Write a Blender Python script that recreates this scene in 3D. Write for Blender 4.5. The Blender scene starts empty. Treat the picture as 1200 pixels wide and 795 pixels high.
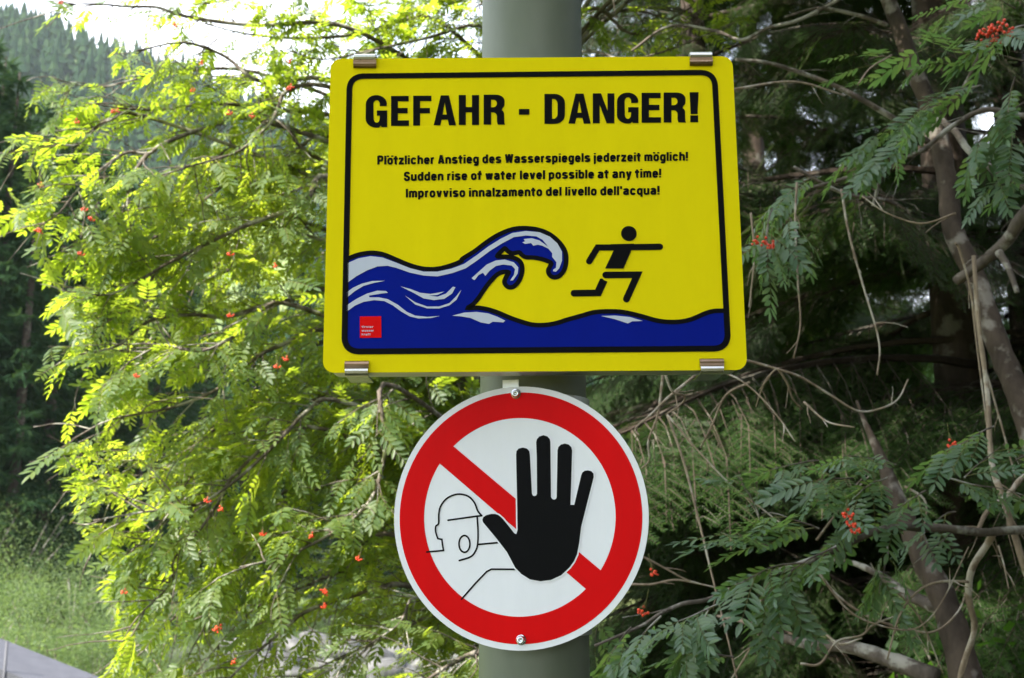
import bpy, math, random
import numpy as np
from mathutils import Vector, Matrix
from mathutils.geometry import tessellate_polygon
random.seed(7); rng = np.random.default_rng(11)
R = math.radians
sc = bpy.context.scene
col = sc.collection

# ------------------------------------------------------------------ camera
FP = 1300.0; PITCH = R(11); CZ = 1.65
cam_d = bpy.data.cameras.new('camera'); cam = bpy.data.objects.new('camera', cam_d); col.objects.link(cam)
cam.location = (0, 0, CZ); cam.rotation_euler = (R(90) + PITCH, 0, 0)
cam_d.sensor_width = 36; cam_d.lens = 36 * FP / 1200; cam_d.clip_start = .02; cam_d.clip_end = 5000
cam_d.dof.use_dof = True; cam_d.dof.focus_distance = 1.31; cam_d.dof.aperture_fstop = 12
sc.camera = cam

# ------------------------------------------------------------------ light
SUN_AZ, SUN_EL = R(-128), R(44)          # azimuth from +Y towards +X
w = bpy.data.worlds.new('World'); sc.world = w; w.use_nodes = True
nt = w.node_tree; nt.nodes.clear()
def N(t, typ, **k):
    n = t.nodes.new(typ)
    for a, b in k.items():
        if a.startswith('_'): setattr(n, a[1:], b)
        else:
            n.inputs[int(a[1:]) if a[0] == 'i' and a[1:].isdigit() else a].default_value = b
    return n
out = N(nt, 'ShaderNodeOutputWorld'); bg = N(nt, 'ShaderNodeBackground', Strength=.108)
sky = N(nt, 'ShaderNodeTexSky', _sky_type='NISHITA', _sun_disc=False, _sun_elevation=SUN_EL, _sun_rotation=SUN_AZ, _altitude=900)
tc = N(nt, 'ShaderNodeTexCoord'); cn = N(nt, 'ShaderNodeTexNoise', Scale=2.2, Detail=6.0, Roughness=.55)
cr = N(nt, 'ShaderNodeMapRange', i1=.36, i2=.56); mx = N(nt, 'ShaderNodeMix', _data_type='RGBA')
mx.inputs[7].default_value = (5.2, 5.5, 6.1, 1)
nt.links.new(tc.outputs['Generated'], cn.inputs['Vector']); nt.links.new(cn.outputs['Fac'], cr.inputs[0])
nt.links.new(cr.outputs[0], mx.inputs[0]); nt.links.new(sky.outputs[0], mx.inputs[6])
nt.links.new(mx.outputs[2], bg.inputs[0]); nt.links.new(bg.outputs[0], out.inputs[0])
sd = bpy.data.lights.new('sun', 'SUN'); sun = bpy.data.objects.new('sun', sd); col.objects.link(sun)
sd.energy = 3.6; sd.angle = R(.5); sd.color = (1, .95, .86)
sdir = Vector((math.sin(SUN_AZ) * math.cos(SUN_EL), math.cos(SUN_AZ) * math.cos(SUN_EL), math.sin(SUN_EL)))
sun.rotation_euler = sdir.to_track_quat('Z', 'Y').to_euler(); sun.location = (0, 0, 30)
sc.view_settings.view_transform = 'Standard'; sc.view_settings.look = 'None'
sc.view_settings.exposure = 2.42; sc.view_settings.gamma = 1
sc.cycles.max_bounces = 6; sc.cycles.transparent_max_bounces = 8; sc.cycles.transmission_bounces = 4
sc.cycles.sample_clamp_indirect = 4

# ------------------------------------------------------------------ helpers
sp, cp = math.sin(PITCH), math.cos(PITCH)
def ray(px, py):
    u, v = (px - 600) / FP, (397.5 - py) / FP
    return np.array([u, cp - v * sp, sp + v * cp])
def at(px, py, Y):
    r = ray(px, py); r = r * (Y / r[1]); return np.array([r[0], r[1], r[2] + CZ])

def tag(o, label=None, cat=None, group=None, kind=None):
    if label: o['label'] = label
    if cat: o['category'] = cat
    if group: o['group'] = group
    if kind: o['kind'] = kind
    return o
def link(name, me, parent=None):
    o = bpy.data.objects.new(name, me); col.objects.link(o)
    if parent is not None: o.parent = parent
    return o
def empty(name, loc=(0, 0, 0)):
    o = bpy.data.objects.new(name, None); o.location = loc; o.empty_display_size = .1; col.objects.link(o); return o
def local(o, V):                      # world coordinates -> coordinates of an unrotated empty
    return np.asarray(V, float) - np.array(o.location)

class MB:
    def __init__(s): s.v = []; s.f = []; s.m = []; s.n = 0
    def add(s, V, F, mi=0):
        V = np.asarray(V, float).reshape(-1, 3); b = s.n
        s.v.append(V); s.f += [tuple(int(i) + b for i in q) for q in F]; s.m += [mi] * len(F); s.n += len(V)
    def mesh(s, name, mats, smooth=False, off=None):
        me = bpy.data.meshes.new(name)
        V = np.concatenate(s.v) if s.v else np.zeros((0, 3))
        if off is not None: V = V - np.array(off)
        me.from_pydata(V.tolist(), [], s.f)
        for m in (mats if isinstance(mats, (list, tuple)) else [mats]): me.materials.append(m)
        me.polygons.foreach_set('material_index', np.array(s.m, dtype=np.int32))
        if smooth: me.polygons.foreach_set('use_smooth', np.ones(len(s.f), dtype=bool))
        me.update(); return me
    def build(s, name, mats, parent=None, smooth=False, off=None):
        return link(name, s.mesh(name, mats, smooth, off), parent)

def trimesh(name, V, T, mat, mi=None, smooth=False):       # big numpy triangle soup
    me = bpy.data.meshes.new(name); V = np.asarray(V, np.float32).reshape(-1, 3); T = np.asarray(T, np.int32).reshape(-1, 3)
    me.vertices.add(len(V)); me.vertices.foreach_set('co', V.ravel())
    me.loops.add(T.size); me.loops.foreach_set('vertex_index', T.ravel())
    me.polygons.add(len(T)); me.polygons.foreach_set('loop_start', np.arange(0, T.size, 3, dtype=np.int32))
    me.polygons.foreach_set('loop_total', np.full(len(T), 3, dtype=np.int32))
    for m in (mat if isinstance(mat, (list, tuple)) else [mat]): me.materials.append(m)
    if mi is not None: me.polygons.foreach_set('material_index', np.asarray(mi, np.int32))
    me.polygons.foreach_set('use_smooth', np.full(len(T), smooth, dtype=bool))
    me.update(calc_edges=True); return me

def nrm(a): a = np.asarray(a, float); return a / (np.linalg.norm(a) + 1e-9)
def tube(P, rad, sides=6, cap=True):
    P = np.asarray(P, float); n = len(P); rad = np.broadcast_to(rad, n) if np.ndim(rad) == 0 else np.asarray(rad)
    T = np.gradient(P, axis=0); T /= np.linalg.norm(T, axis=1)[:, None] + 1e-9
    a = np.cross(T[0], [0, 0, 1]);
    if np.linalg.norm(a) < .1: a = np.cross(T[0], [0, 1, 0])
    a = nrm(a); V = []; ang = np.arange(sides) * 2 * math.pi / sides
    for i in range(n):
        a = nrm(a - T[i] * (a @ T[i])); b = np.cross(T[i], a)
        V.append(P[i] + rad[i] * (np.cos(ang)[:, None] * a + np.sin(ang)[:, None] * b))
    V = np.concatenate(V); F = []
    for i in range(n - 1):
        for k in range(sides):
            k2 = (k + 1) % sides; F.append((i * sides + k, i * sides + k2, (i + 1) * sides + k2, (i + 1) * sides + k))
    if cap: F.append(tuple(range(sides))[::-1]); F.append(tuple((n - 1) * sides + k for k in range(sides)))
    return V, F
def spline(P, m=5):                    # Catmull-Rom through the points
    P = np.asarray(P, float)
    if len(P) < 3: return np.array([P[0] + (P[-1] - P[0]) * t for t in np.linspace(0, 1, m + 1)])
    Q = np.vstack([2 * P[0] - P[1], P, 2 * P[-1] - P[-2]]); o = []
    for i in range(1, len(Q) - 2):
        for t in np.arange(m) / m:
            a, b, c, d = Q[i - 1:i + 3]
            o.append(.5 * (2 * b + (c - a) * t + (2 * a - 5 * b + 4 * c - d) * t * t + (3 * b - a - 3 * c + d) * t ** 3))
    o.append(P[-1]); return np.array(o)
def box(mb, x0, x1, y0, y1, z0, z1, mi=0, M=None):
    V = np.array([(x, y, z) for z in (z0, z1) for x, y in ((x0, y0), (x1, y0), (x1, y1), (x0, y1))], float)
    if M is not None: V = V @ np.array(M)[:3, :3].T + np.array(M)[:3, 3]
    mb.add(V, [(3, 2, 1, 0), (4, 5, 6, 7), (0, 1, 5, 4), (1, 2, 6, 5), (2, 3, 7, 6), (3, 0, 4, 7)], mi)

# ------------------------------------------------------------------ materials
def mat(name):
    m = bpy.data.materials.new(name); m.use_nodes = True; t = m.node_tree; b = t.nodes['Principled BSDF']; return m, t, b
def setp(b, **k):
    for a, v in k.items(): b.inputs[a.replace('_', ' ')].default_value = v
def ramp(t, src, stops):
    r = N(t, 'ShaderNodeValToRGB'); e = r.color_ramp.elements
    while len(e) < len(stops): e.new(.5)
    for q, (p, c) in zip(e, stops): q.position = p; q.color = (*c, 1)
    t.links.new(src, r.inputs[0]); return r
def noise(t, scale, detail=4.0, rough=.55, coord='Object', stretch=None):
    c = N(t, 'ShaderNodeTexCoord'); n = N(t, 'ShaderNodeTexNoise', Scale=scale, Detail=detail, Roughness=rough)
    if stretch:
        mp = N(t, 'ShaderNodeMapping'); mp.inputs['Scale'].default_value = stretch
        t.links.new(c.outputs[coord], mp.inputs[0]); t.links.new(mp.outputs[0], n.inputs[0])
    else: t.links.new(c.outputs[coord], n.inputs[0])
    return n
def bump(t, b, src, strength, dist=.002):
    k = N(t, 'ShaderNodeBump', Strength=strength, Distance=dist); t.links.new(src, k.inputs['Height']); t.links.new(k.outputs[0], b.inputs['Normal'])
def paint(name, c, rough=.35, var=.06, scale=14, spec=.4):
    m, t, b = mat(name); n = noise(t, scale * 2, 6, .65, stretch=(1, 1, .22))
    c = np.array(c); r = ramp(t, n.outputs['Fac'], [(.3, tuple(c * (1 - var))), (.7, tuple(np.minimum(c * (1 + var), 1)))])
    t.links.new(r.outputs[0], b.inputs['Base Color']); setp(b, Roughness=rough, Specular_IOR_Level=spec)
    n2 = noise(t, 90, 3); bump(t, b, n2.outputs['Fac'], .05, .0005)
    return m
M_yellow = paint('yellow_film', (.82, .67, .0), .45, .035, 9, .05)
M_black = paint('black_print', (.003, .003, .0035), .5, .1, 10, .06)
M_blue = paint('blue_print', (.0005, .009, .24), .45, .05, 10, .05)
M_whitep = paint('white_print', (.55, .58, .68), .42, .03, 10, .06)
M_red = paint('red_film', (.66, .002, .003), .45, .06, 8, .06)
M_redst = paint('red_sticker', (.75, .004, .004), .45, .03, 14, .05)
M_white = paint('white_film', (.78, .78, .82), .4, .04, 7, .25)
def metal(name, c, rough, var=.15, scale=60):
    m, t, b = mat(name); n = noise(t, scale, 6); c = np.array(c)
    r = ramp(t, n.outputs['Fac'], [(.35, tuple(c * (1 - var))), (.65, tuple(c))]); t.links.new(r.outputs[0], b.inputs['Base Color'])
    rr = N(t, 'ShaderNodeMapRange', i3=rough * .7, i4=rough * 1.4); t.links.new(n.outputs['Fac'], rr.inputs[0]); t.links.new(rr.outputs[0], b.inputs['Roughness'])
    setp(b, Metallic=1.0); bump(t, b, n.outputs['Fac'], .15, .0005); return m
M_alu = metal('brushed_aluminium', (.62, .62, .6), .38)
M_steel = metal('stainless_steel', (.5, .49, .48), .22)
M_lip_tint = metal('reflection_tinted_lip', (.27, .18, .12), .3)  # steel clip lip, brown-orange reflection put into the metal colour
M_zinc = metal('zinc_screw', (.75, .77, .8), .2)
def pole_mat():
    m, t, b = mat('green_grey_pole_paint')
    n = noise(t, 6, 6, .6, stretch=(1, 1, .35)); n2 = noise(t, 160, 3)
    r = ramp(t, n.outputs['Fac'], [(.3, (.085, .10, .07)), (.5, (.125, .142, .10)), (.72, (.165, .178, .13))])
    t.links.new(r.outputs[0], b.inputs['Base Color']); setp(b, Roughness=.5, Specular_IOR_Level=.35)
    bump(t, b, n2.outputs['Fac'], .12, .0006); return m
M_pole = pole_mat()
def bark(name, dark, mid, pale, scale=18, patch=.56, stretch=(1, 1, .4), bs=.6):
    m, t, b = mat(name)
    n = noise(t, scale, 8, .65, stretch=stretch); n2 = noise(t, scale * .45, 4, .6)
    r = ramp(t, n.outputs['Fac'], [(.3, dark), (.6, mid)])
    p = ramp(t, n2.outputs['Fac'], [(patch - .03, (0, 0, 0)), (patch + .05, (1, 1, 1))])
    x = N(t, 'ShaderNodeMix', _data_type='RGBA'); x.inputs[7].default_value = (*pale, 1)
    t.links.new(p.outputs[0], x.inputs[0]); t.links.new(r.outputs[0], x.inputs[6]); t.links.new(x.outputs[2], b.inputs['Base Color'])
    setp(b, Roughness=.85, Specular_IOR_Level=.2); bump(t, b, n.outputs['Fac'], bs, .006); return m
M_rbark = bark('rowan_bark', (.05, .04, .032), (.13, .105, .085), (.30, .28, .24), 22, .54)
M_rtrunk = bark('mottled_rowan_trunk_bark', (.025, .018, .013), (.075, .055, .04), (.21, .185, .155), 16, .57, bs=1)
M_dead = bark('dead_twig_bark', (.14, .10, .07), (.30, .23, .16), (.42, .37, .30), 30, .55)
M_fbark = bark('fir_bark', (.022, .016, .012), (.055, .04, .03), (.11, .10, .08), 14, .6)
def leafmat(name, cols, trans, rough=.45, tw=.5, coat=.35, nscale=1.3):
    m, t, b = mat(name)
    g = N(t, 'ShaderNodeNewGeometry'); oi = N(t, 'ShaderNodeObjectInfo'); n = noise(t, nscale, 3, coord='Object')
    a = N(t, 'ShaderNodeMath', _operation='MULTIPLY_ADD', i1=.55); t.links.new(g.outputs['Random Per Island'], a.inputs[0]); t.links.new(n.outputs['Fac'], a.inputs[2])
    a2 = N(t, 'ShaderNodeMath', _operation='SUBTRACT', i1=.25); t.links.new(a.outputs[0], a2.inputs[0])
    k = len(cols); r = ramp(t, a2.outputs[0], [(i / (k - 1) * .8 + .1, c) for i, c in enumerate(cols)])
    r2 = ramp(t, a2.outputs[0], [(i / (k - 1) * .8 + .1, c) for i, c in enumerate(trans)])
    t.links.new(r.outputs[0], b.inputs['Base Color']); setp(b, Roughness=rough, Specular_IOR_Level=coat)
    tr = N(t, 'ShaderNodeBsdfTranslucent'); t.links.new(r2.outputs[0], tr.inputs[0])
    ms = N(t, 'ShaderNodeMixShader', i0=tw); o = t.nodes['Material Output']
    t.links.new(b.outputs[0], ms.inputs[1]); t.links.new(tr.outputs[0], ms.inputs[2]); t.links.new(ms.outputs[0], o.inputs[0]); return m
M_leaf = leafmat('rowan_leaf', tw=.52, cols= [(.06, .105, .045), (.085, .13, .05), (.12, .16, .045)],
                 trans=[(.30, .44, .02), (.44, .58, .03), (.60, .68, .05)])
M_leaf2 = leafmat('shaded_rowan_leaf', tw=.36, rough=.38, coat=.6, cols=[(.045, .095, .048), (.065, .12, .058), (.095, .145, .055)],
                  trans=[(.16, .32, .06), (.22, .40, .08), (.34, .46, .08)])  # copy of the rowan leaf with the cool grey of shade put into its colour
M_needle = leafmat('fir_needles', [(.012, .034, .006), (.02, .05, .009), (.036, .07, .012)], [(.03, .08, .008), (.05, .11, .01), (.10, .17, .015)], .55, .35, .25, .8)
M_spruce = leafmat('far_spruce_needles', [(.012, .03, .014), (.02, .045, .018), (.032, .06, .02)], [(.03, .07, .02), (.05, .10, .02), (.08, .13, .03)], .85, .25, .05, .25)
M_shrub = leafmat('willow_leaf', [(.05, .085, .03), (.08, .125, .045), (.13, .17, .07)], [(.16, .26, .05), (.24, .34, .08), (.32, .42, .12)], .5, .45, .3, .5)
M_broad = leafmat('broad_leaf', [(.03, .07, .015), (.04, .09, .02), (.06, .11, .025)], [(.10, .28, .02), (.15, .35, .03), (.22, .40, .04)], .4, .45, .4, 2)
M_grass = leafmat('grass_blades', [(.06, .09, .025), (.09, .13, .035), (.13, .15, .05)], [(.15, .25, .05), (.22, .32, .07), (.3, .36, .1)], .6, .4, .2, .3)
def simple(name, cols, scale, rough=.8, bs=.4, bd=.02, spec=.2, detail=6):
    m, t, b = mat(name); n = noise(t, scale, detail, .6); k = len(cols)
    r = ramp(t, n.outputs['Fac'], [(.25 + .5 * i / (k - 1), c) for i, c in enumerate(cols)]); t.links.new(r.outputs[0], b.inputs['Base Color'])
    setp(b, Roughness=rough, Specular_IOR_Level=spec); bump(t, b, n.outputs['Fac'], bs, bd); return m
M_berry = simple('rowan_berry', [(.62, .03, .008), (.75, .07, .012)], 120, .3, .05, .001, .5)
M_stem = simple('leaf_stalk', [(.10, .12, .03), (.16, .13, .05)], 30, .6, .1)
M_ground = simple('forest_ground', [(.04, .045, .015), (.07, .075, .025), (.11, .09, .05)], 1.7, .95, .8, .05)
M_bank = simple('meadow_ground', [(.07, .11, .03), (.11, .15, .04), (.16, .16, .07)], .35, .95, .6, .05)
M_hillg = simple('mountain_meadow', [(.10, .15, .05), (.16, .21, .07), (.24, .24, .10)], .02, .95, .2, .5)
M_stone = simple('river_stone', [(.03, .03, .03), (.08, .078, .075), (.17, .165, .16)], 1.4, .8, .4, .02)
M_gravel = simple('river_gravel', [(.03, .05, .02), (.05, .06, .035), (.08, .08, .065)], 9, .9, .8, .03)
M_roof = simple('grey_roof_sheet', [(.045, .045, .055), (.07, .07, .082)], 5, .6, .15, .01, .4)
M_wallp = simple('pale_render_wall', [(.5, .5, .5), (.62, .62, .62)], 4, .9, .2, .01)
M_moss = simple('moss_mound', [(.02, .045, .008), (.045, .085, .012), (.08, .12, .02)], 8, 1, .9, .04)

# ------------------------------------------------------------------ sign plane helpers
def Rm(yaw, tilt, roll):
    cy, sy = math.cos(yaw), math.sin(yaw); A = np.array([[cy, -sy, 0], [sy, cy, 0], [0, 0, 1]])
    c, s = math.cos(tilt), math.sin(tilt); B = np.array([[1, 0, 0], [0, c, -s], [0, s, c]])
    c, s = math.cos(roll), math.sin(roll); C = np.array([[c, 0, s], [0, 1, 0], [-s, 0, c]]); return A @ B @ C
class Plane:
    """A sign face: photograph pixels are turned once into millimetres on the plate."""
    def __init__(s, name, c, M, label, cat):
        s.c = np.array(c); s.M = M; s.root = empty(name, c)
        s.root.matrix_world = Matrix.Translation(Vector(c)) @ Matrix([list(r) for r in M]).to_4x4()
        tag(s.root, label, cat)
    def uv(s, px, py):
        r = ray(px, py); n = s.M[:, 1]; o = np.array([0, 0, CZ]); t = ((s.c - o) @ n) / (r @ n)
        q = s.M.T @ (o + r * t - s.c); return (q[0], q[2])
    def uvs(s, P): return [s.uv(*p) for p in P]
    def poly(s, name, loops, m, lift, thick=0):
        mb = MB(); s.fill(mb, loops, lift); return mb.build(name, m, s.root)
    def fill(s, mb, loops, lift):
        L = [[Vector((a, b, 0)) for a, b in lp] for lp in loops]; tris = tessellate_polygon(L)
        V = [(v.x, -lift, v.y) for lp in L for v in lp]; F = []
        for t in tris:
            a, b, c = (V[i] for i in t); z = (b[0] - a[0]) * (c[2] - a[2]) - (b[2] - a[2]) * (c[0] - a[0])
            F.append(t if z > 0 else t[::-1])
        mb.add(V, F)
def zc(P, x0, y0, s): return [(x0 + a / s, y0 + b / s) for a, b in P]      # zoomed-crop coordinates -> photo pixels
def smooth2(P, m=5, closed=False):
    P = np.asarray(P, float)
    if closed:
        Q = np.vstack([P[-1:], P, P[:2]]); S = spline(Q, m); return S[m:-m - 0][:len(P) * m]
    return spline(P, m)
def stroke(P, wd, cap=True, closed=False):
    """outline polygon(s) round a centre line (units of the plane)"""
    P = np.asarray(P, float); n = len(P); Lf = []; Rt = []
    for i in range(n):
        a = P[i - 1] if (i or closed) else None; b = P[(i + 1) % n] if (i < n - 1 or closed) else None
        d1 = nrm(P[i] - a) if a is not None else None; d2 = nrm(b - P[i]) if b is not None else None
        if d1 is None: d1 = d2
        if d2 is None: d2 = d1
        t = nrm(d1 + d2); q = np.array([-t[1], t[0]]); k = max(.45, t @ d1); h = wd / 2 / k
        Lf.append(P[i] + q * h); Rt.append(P[i] - q * h)
    return Lf, Rt
def strip(pl, mb, P, wd, lift, caps=True, closed=False):
    Lf, Rt = stroke(P, wd, closed=closed); n = len(P); V = [(a[0], -lift, a[1]) for a in Lf] + [(a[0], -lift, a[1]) for a in Rt]; F = []
    for i in range(n if closed else n - 1):
        j = (i + 1) % n; F.append((n + i, n + j, j, i))
    mb.add(V, F)
    if caps and not closed:
        for c, q in ((P[0], P[0] - P[1]), (P[-1], P[-1] - P[-2])):
            a0 = math.atan2(q[1], q[0]); r = wd / 2
            pts = [(c[0] + r * math.cos(a0 + t), c[1] + r * math.sin(a0 + t)) for t in np.linspace(-math.pi / 2, math.pi / 2, 8)]
            mb.add([(a, -lift, b) for a, b in pts], [tuple(range(8))])

# ================================================================== THE POST
PX, PY, PR = .0275, 1.43, .0688
post = empty('sign_post', (PX, PY, 0)); tag(post, 'thick round green-grey painted steel post carrying both signs', 'post')
mb = MB(); zs = np.linspace(0, 3.4, 18); V, F = tube([(0, 0, z) for z in zs], PR, 64); mb.add(V, F); pipe = mb.build('pipe', M_pole, post, True)
mb = MB(); V, F = tube([(0, 0, 3.4), (0, 0, 3.415), (0, 0, 3.425)], [PR + .003, PR + .003, PR * .8], 48); mb.add(V, F); mb.build('end_cap', M_pole, post, False)

# ================================================================== YELLOW SIGN
S = Plane('warning_sign', (.02577, 1.28919, 2.05972), Rm(-.0003316, .001577, -.0067647),
          'yellow rectangular flood danger sign with blue wave and running figure, upper sign on the post', 'sign')
W2, H2, CR = .25, .19786, .0135
def rrect(w2, h2, r, n=8):
    o = []
    for cx, cy, a0 in ((w2 - r, h2 - r, 0), (-w2 + r, h2 - r, 90), (-w2 + r, -h2 + r, 180), (w2 - r, -h2 + r, 270)):
        for t in np.linspace(0, 90, n): o.append((cx + r * math.cos(R(a0 + t)), cy + r * math.sin(R(a0 + t))))
    return o
def prism(mb, outline, y0, y1, mi_front=0, mi_side=0):
    n = len(outline); V = [(a, y0, b) for a, b in outline] + [(a, y1, b) for a, b in outline]
    mb.add(V, [tuple(range(n))], mi_front); s0 = mb.n - 2 * n
    mb.f += [tuple(s0 + n + i for i in range(n))[::-1]]; mb.m += [mi_side]
    for i in range(n):
        j = (i + 1) % n; mb.f.append((s0 + j, s0 + i, s0 + n + i, s0 + n + j)); mb.m.append(mi_side)
mb = MB(); prism(mb, rrect(W2, H2, CR), 0, .0022, 0, 0); mb.build('plate', [M_yellow], S.root)
mb = MB()                                   # folded channel rim behind the plate
o1 = rrect(W2 - .002, H2 - .002, CR); o2 = rrect(W2 - .004, H2 - .004, CR - .002); n = len(o1)
V = [(a, .0025, b) for a, b in o1] + [(a, .047, b) for a, b in o1] + [(a, .0025, b) for a, b in o2] + [(a, .047, b) for a, b in o2]; F = []
for i in range(n):
    j = (i + 1) % n; F += [(j, i, n + i, n + j), (n + j, n + i, 3 * n + i, 3 * n + j), (2 * n + i, 2 * n + j, 3 * n + j, 3 * n + i), (i, j, 2 * n + j, 2 * n + i)]
mb.add(V, F); mb.build('rim', M_alu, S.root)
for zz in (H2 - .05, -H2 + .05):
    mb = MB(); box(mb, -W2 + .006, W2 - .006, .03, .052, zz - .012, zz + .012); mb.build('back_rail', M_alu, S.root)
# border
A, B, C_, D = S.uv(409.8, 89.9), S.uv(837, 85.4), S.uv(853.2, 408.8), S.uv(403.6, 412.4)
def rounded(cs, r, k=8):
    o = []; m = len(cs); cs = [np.array(c) for c in cs]
    for i in range(m):
        p, c, q = cs[i - 1], cs[i], cs[(i + 1) % m]; a = nrm(p - c); b = nrm(q - c); s = c + a * r; e = c + b * r
        for t in np.linspace(0, 1, k):
            # circular-ish corner
            o.append((1 - t) ** 2 * s + 2 * t * (1 - t) * (c * .88 + (s + e) / 2 * .12) + t * t * e)
    return o
mb = MB(); Lb, Rb = stroke(rounded([A, B, C_, D], .0165), .0071, closed=True); bord = rounded([A, B, C_, D], .0165)
strip(S, mb, np.array(bord), .0071, .0010, closed=True); mb.build('border', M_black, S.root)
# wave
z1 = lambda P: zc(P, 400, 260, 4.97)
z2 = lambda P: zc(P, 530, 255, 5.68)
z3 = lambda P: zc(P, 620, 250, 3.977)
crest = z1([(40, 216), (50, 211), (100, 193), (170, 182), (240, 190), (320, 222), (400, 255), (480, 275), (560, 275), (640, 255), (696, 232)]) + \
    z2([(70, 275), (150, 225), (230, 165), (310, 115), (400, 80), (490, 72), (580, 85), (650, 115), (710, 165), (750, 225), (758, 290), (745, 350), (715, 388), (680, 400), (650, 386), (638, 355), (652, 325), (655, 302), (600, 280), (540, 268), (490, 266), (462, 250), (445, 234), (400, 240), (370, 226), (350, 207), (325, 228), (300, 258), (330, 262), (390, 265), (440, 285), (463, 320), (463, 370), (440, 430), (400, 465), (365, 460), (347, 430), (360, 395), (374, 366), (340, 364), (300, 380), (260, 420), (220, 470), (180, 530), (140, 578), (105, 603), (170, 602), (240, 614), (310, 637), (380, 667), (450, 692), (530, 714), (610, 717), (690, 705), (770, 680)]) + \
    z3([(240, 480), (300, 463), (370, 458), (440, 462), (520, 480), (600, 502), (680, 508), (750, 497), (820, 468), (860, 457), (908, 455)])
cu = smooth2(S.uvs(crest), 4)
bl, br_ = S.uv(405, 410), S.uv(851, 407)
S.poly('wave', [list(map(tuple, cu)) + [br_, bl]], M_blue, .0004)
mb = MB(); strip(S, mb, cu, .0056, .0007, caps=False); tag(mb.build('wave_outline', M_black, S.root), 'black outline along the wave crest')
whites = [
    z1([(38, 242), (100, 215), (170, 202), (240, 210), (320, 240), (400, 272), (480, 292), (560, 292), (640, 275), (696, 255)]) +
    z2([(80, 310), (160, 255), (240, 195), (320, 145), (400, 105), (490, 92), (580, 100), (650, 130), (700, 175), (730, 230), (730, 290), (712, 340), (690, 363), (670, 360), (672, 348), (690, 338), (693, 300), (665, 265), (665, 240), (640, 210), (600, 190), (570, 183), (540, 190), (525, 172), (485, 178), (466, 168), (485, 160), (475, 145), (530, 140), (580, 155), (638, 196), (600, 150), (560, 128), (490, 122), (410, 133), (330, 175), (250, 225), (170, 285), (90, 340), (0, 372)]) +
    z1([(640, 302), (560, 320), (480, 315), (400, 298), (320, 270), (270, 258), (210, 262), (150, 285), (90, 318), (38, 355)]),
    z1([(33, 412), (70, 385), (120, 362), (180, 347), (255, 345), (190, 358), (130, 375), (80, 405), (33, 443)]),
    z1([(33, 487), (90, 450), (150, 420), (210, 403), (260, 405), (272, 415), (230, 420), (160, 432), (165, 442), (220, 442), (270, 452), (330, 485), (380, 525), (430, 548), (500, 555), (575, 550), (520, 562), (450, 565), (400, 553), (350, 525), (300, 488), (250, 463), (190, 458), (130, 468), (80, 490), (33, 524)]),
    z1([(345, 378), (400, 392), (460, 415), (520, 422), (600, 408), (560, 428), (510, 432), (560, 438), (610, 420), (650, 380), (665, 383), (645, 420), (600, 450), (540, 458), (480, 448), (420, 415)]),
    z1([(372, 432), (430, 470), (500, 495), (570, 495), (630, 475), (670, 435), (700, 396), (672, 455), (630, 488), (570, 507), (500, 506), (430, 483)]),
    z2([(0, 655), (80, 635), (160, 630), (240, 640), (300, 662), (352, 688), (340, 700), (270, 695), (245, 710), (190, 700), (120, 670), (60, 660)]),
    z2([(130, 405), (180, 360), (230, 315), (290, 288), (350, 282), (410, 300), (440, 335), (435, 375), (405, 420), (385, 422), (410, 385), (418, 345), (395, 322), (340, 315), (290, 325), (250, 355), (220, 390), (205, 370), (175, 385), (150, 418), (140, 415)]),
    z3([(335, 480), (400, 478), (470, 485), (530, 503), (480, 505), (460, 515), (400, 495)])]
mb = MB()
for wp in whites: S.fill(mb, [S.uvs(wp)], .0007 + .0003)
tag(mb.build('wave_highlight', M_whitep, S.root), 'white foam streaks on the blue wave')
# running figure
zr = lambda P: zc(P, 660, 255, 7.23)
mb = MB(); hc = np.array(S.uv(736.9, 274.1)); rr = .00945 * 1.0
S.fill(mb, [[(hc[0] + rr * math.cos(t), hc[1] + rr * math.sin(t)) for t in np.linspace(0, 2 * math.pi, 28, endpoint=False)]], .0007)
strip(S, mb, np.array(S.uvs(zr([(220, 373), (291, 256), (430, 256)]))), .0077, .0007)
strip(S, mb, np.array(S.uvs(zr([(560, 254), (818, 250)]))), .0077, .0010)
S.fill(mb, [S.uvs(zr([(400, 229), (600, 225), (575, 285), (510, 435), (355, 435), (425, 285)]))], .0013)
strip(S, mb, np.array(S.uvs(zr([(360, 489), (628, 487), (535, 693)]))), .0082, .0007)
S.fill(mb, [S.uvs(zr([(330, 518), (345, 532), (375, 545), (318, 668), (85, 672), (66, 660), (62, 640), (72, 620), (90, 615), (270, 613), (312, 520)]))], .0007)
tag(mb.build('running_figure', M_black, S.root), 'black pictogram of a running person')
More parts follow.
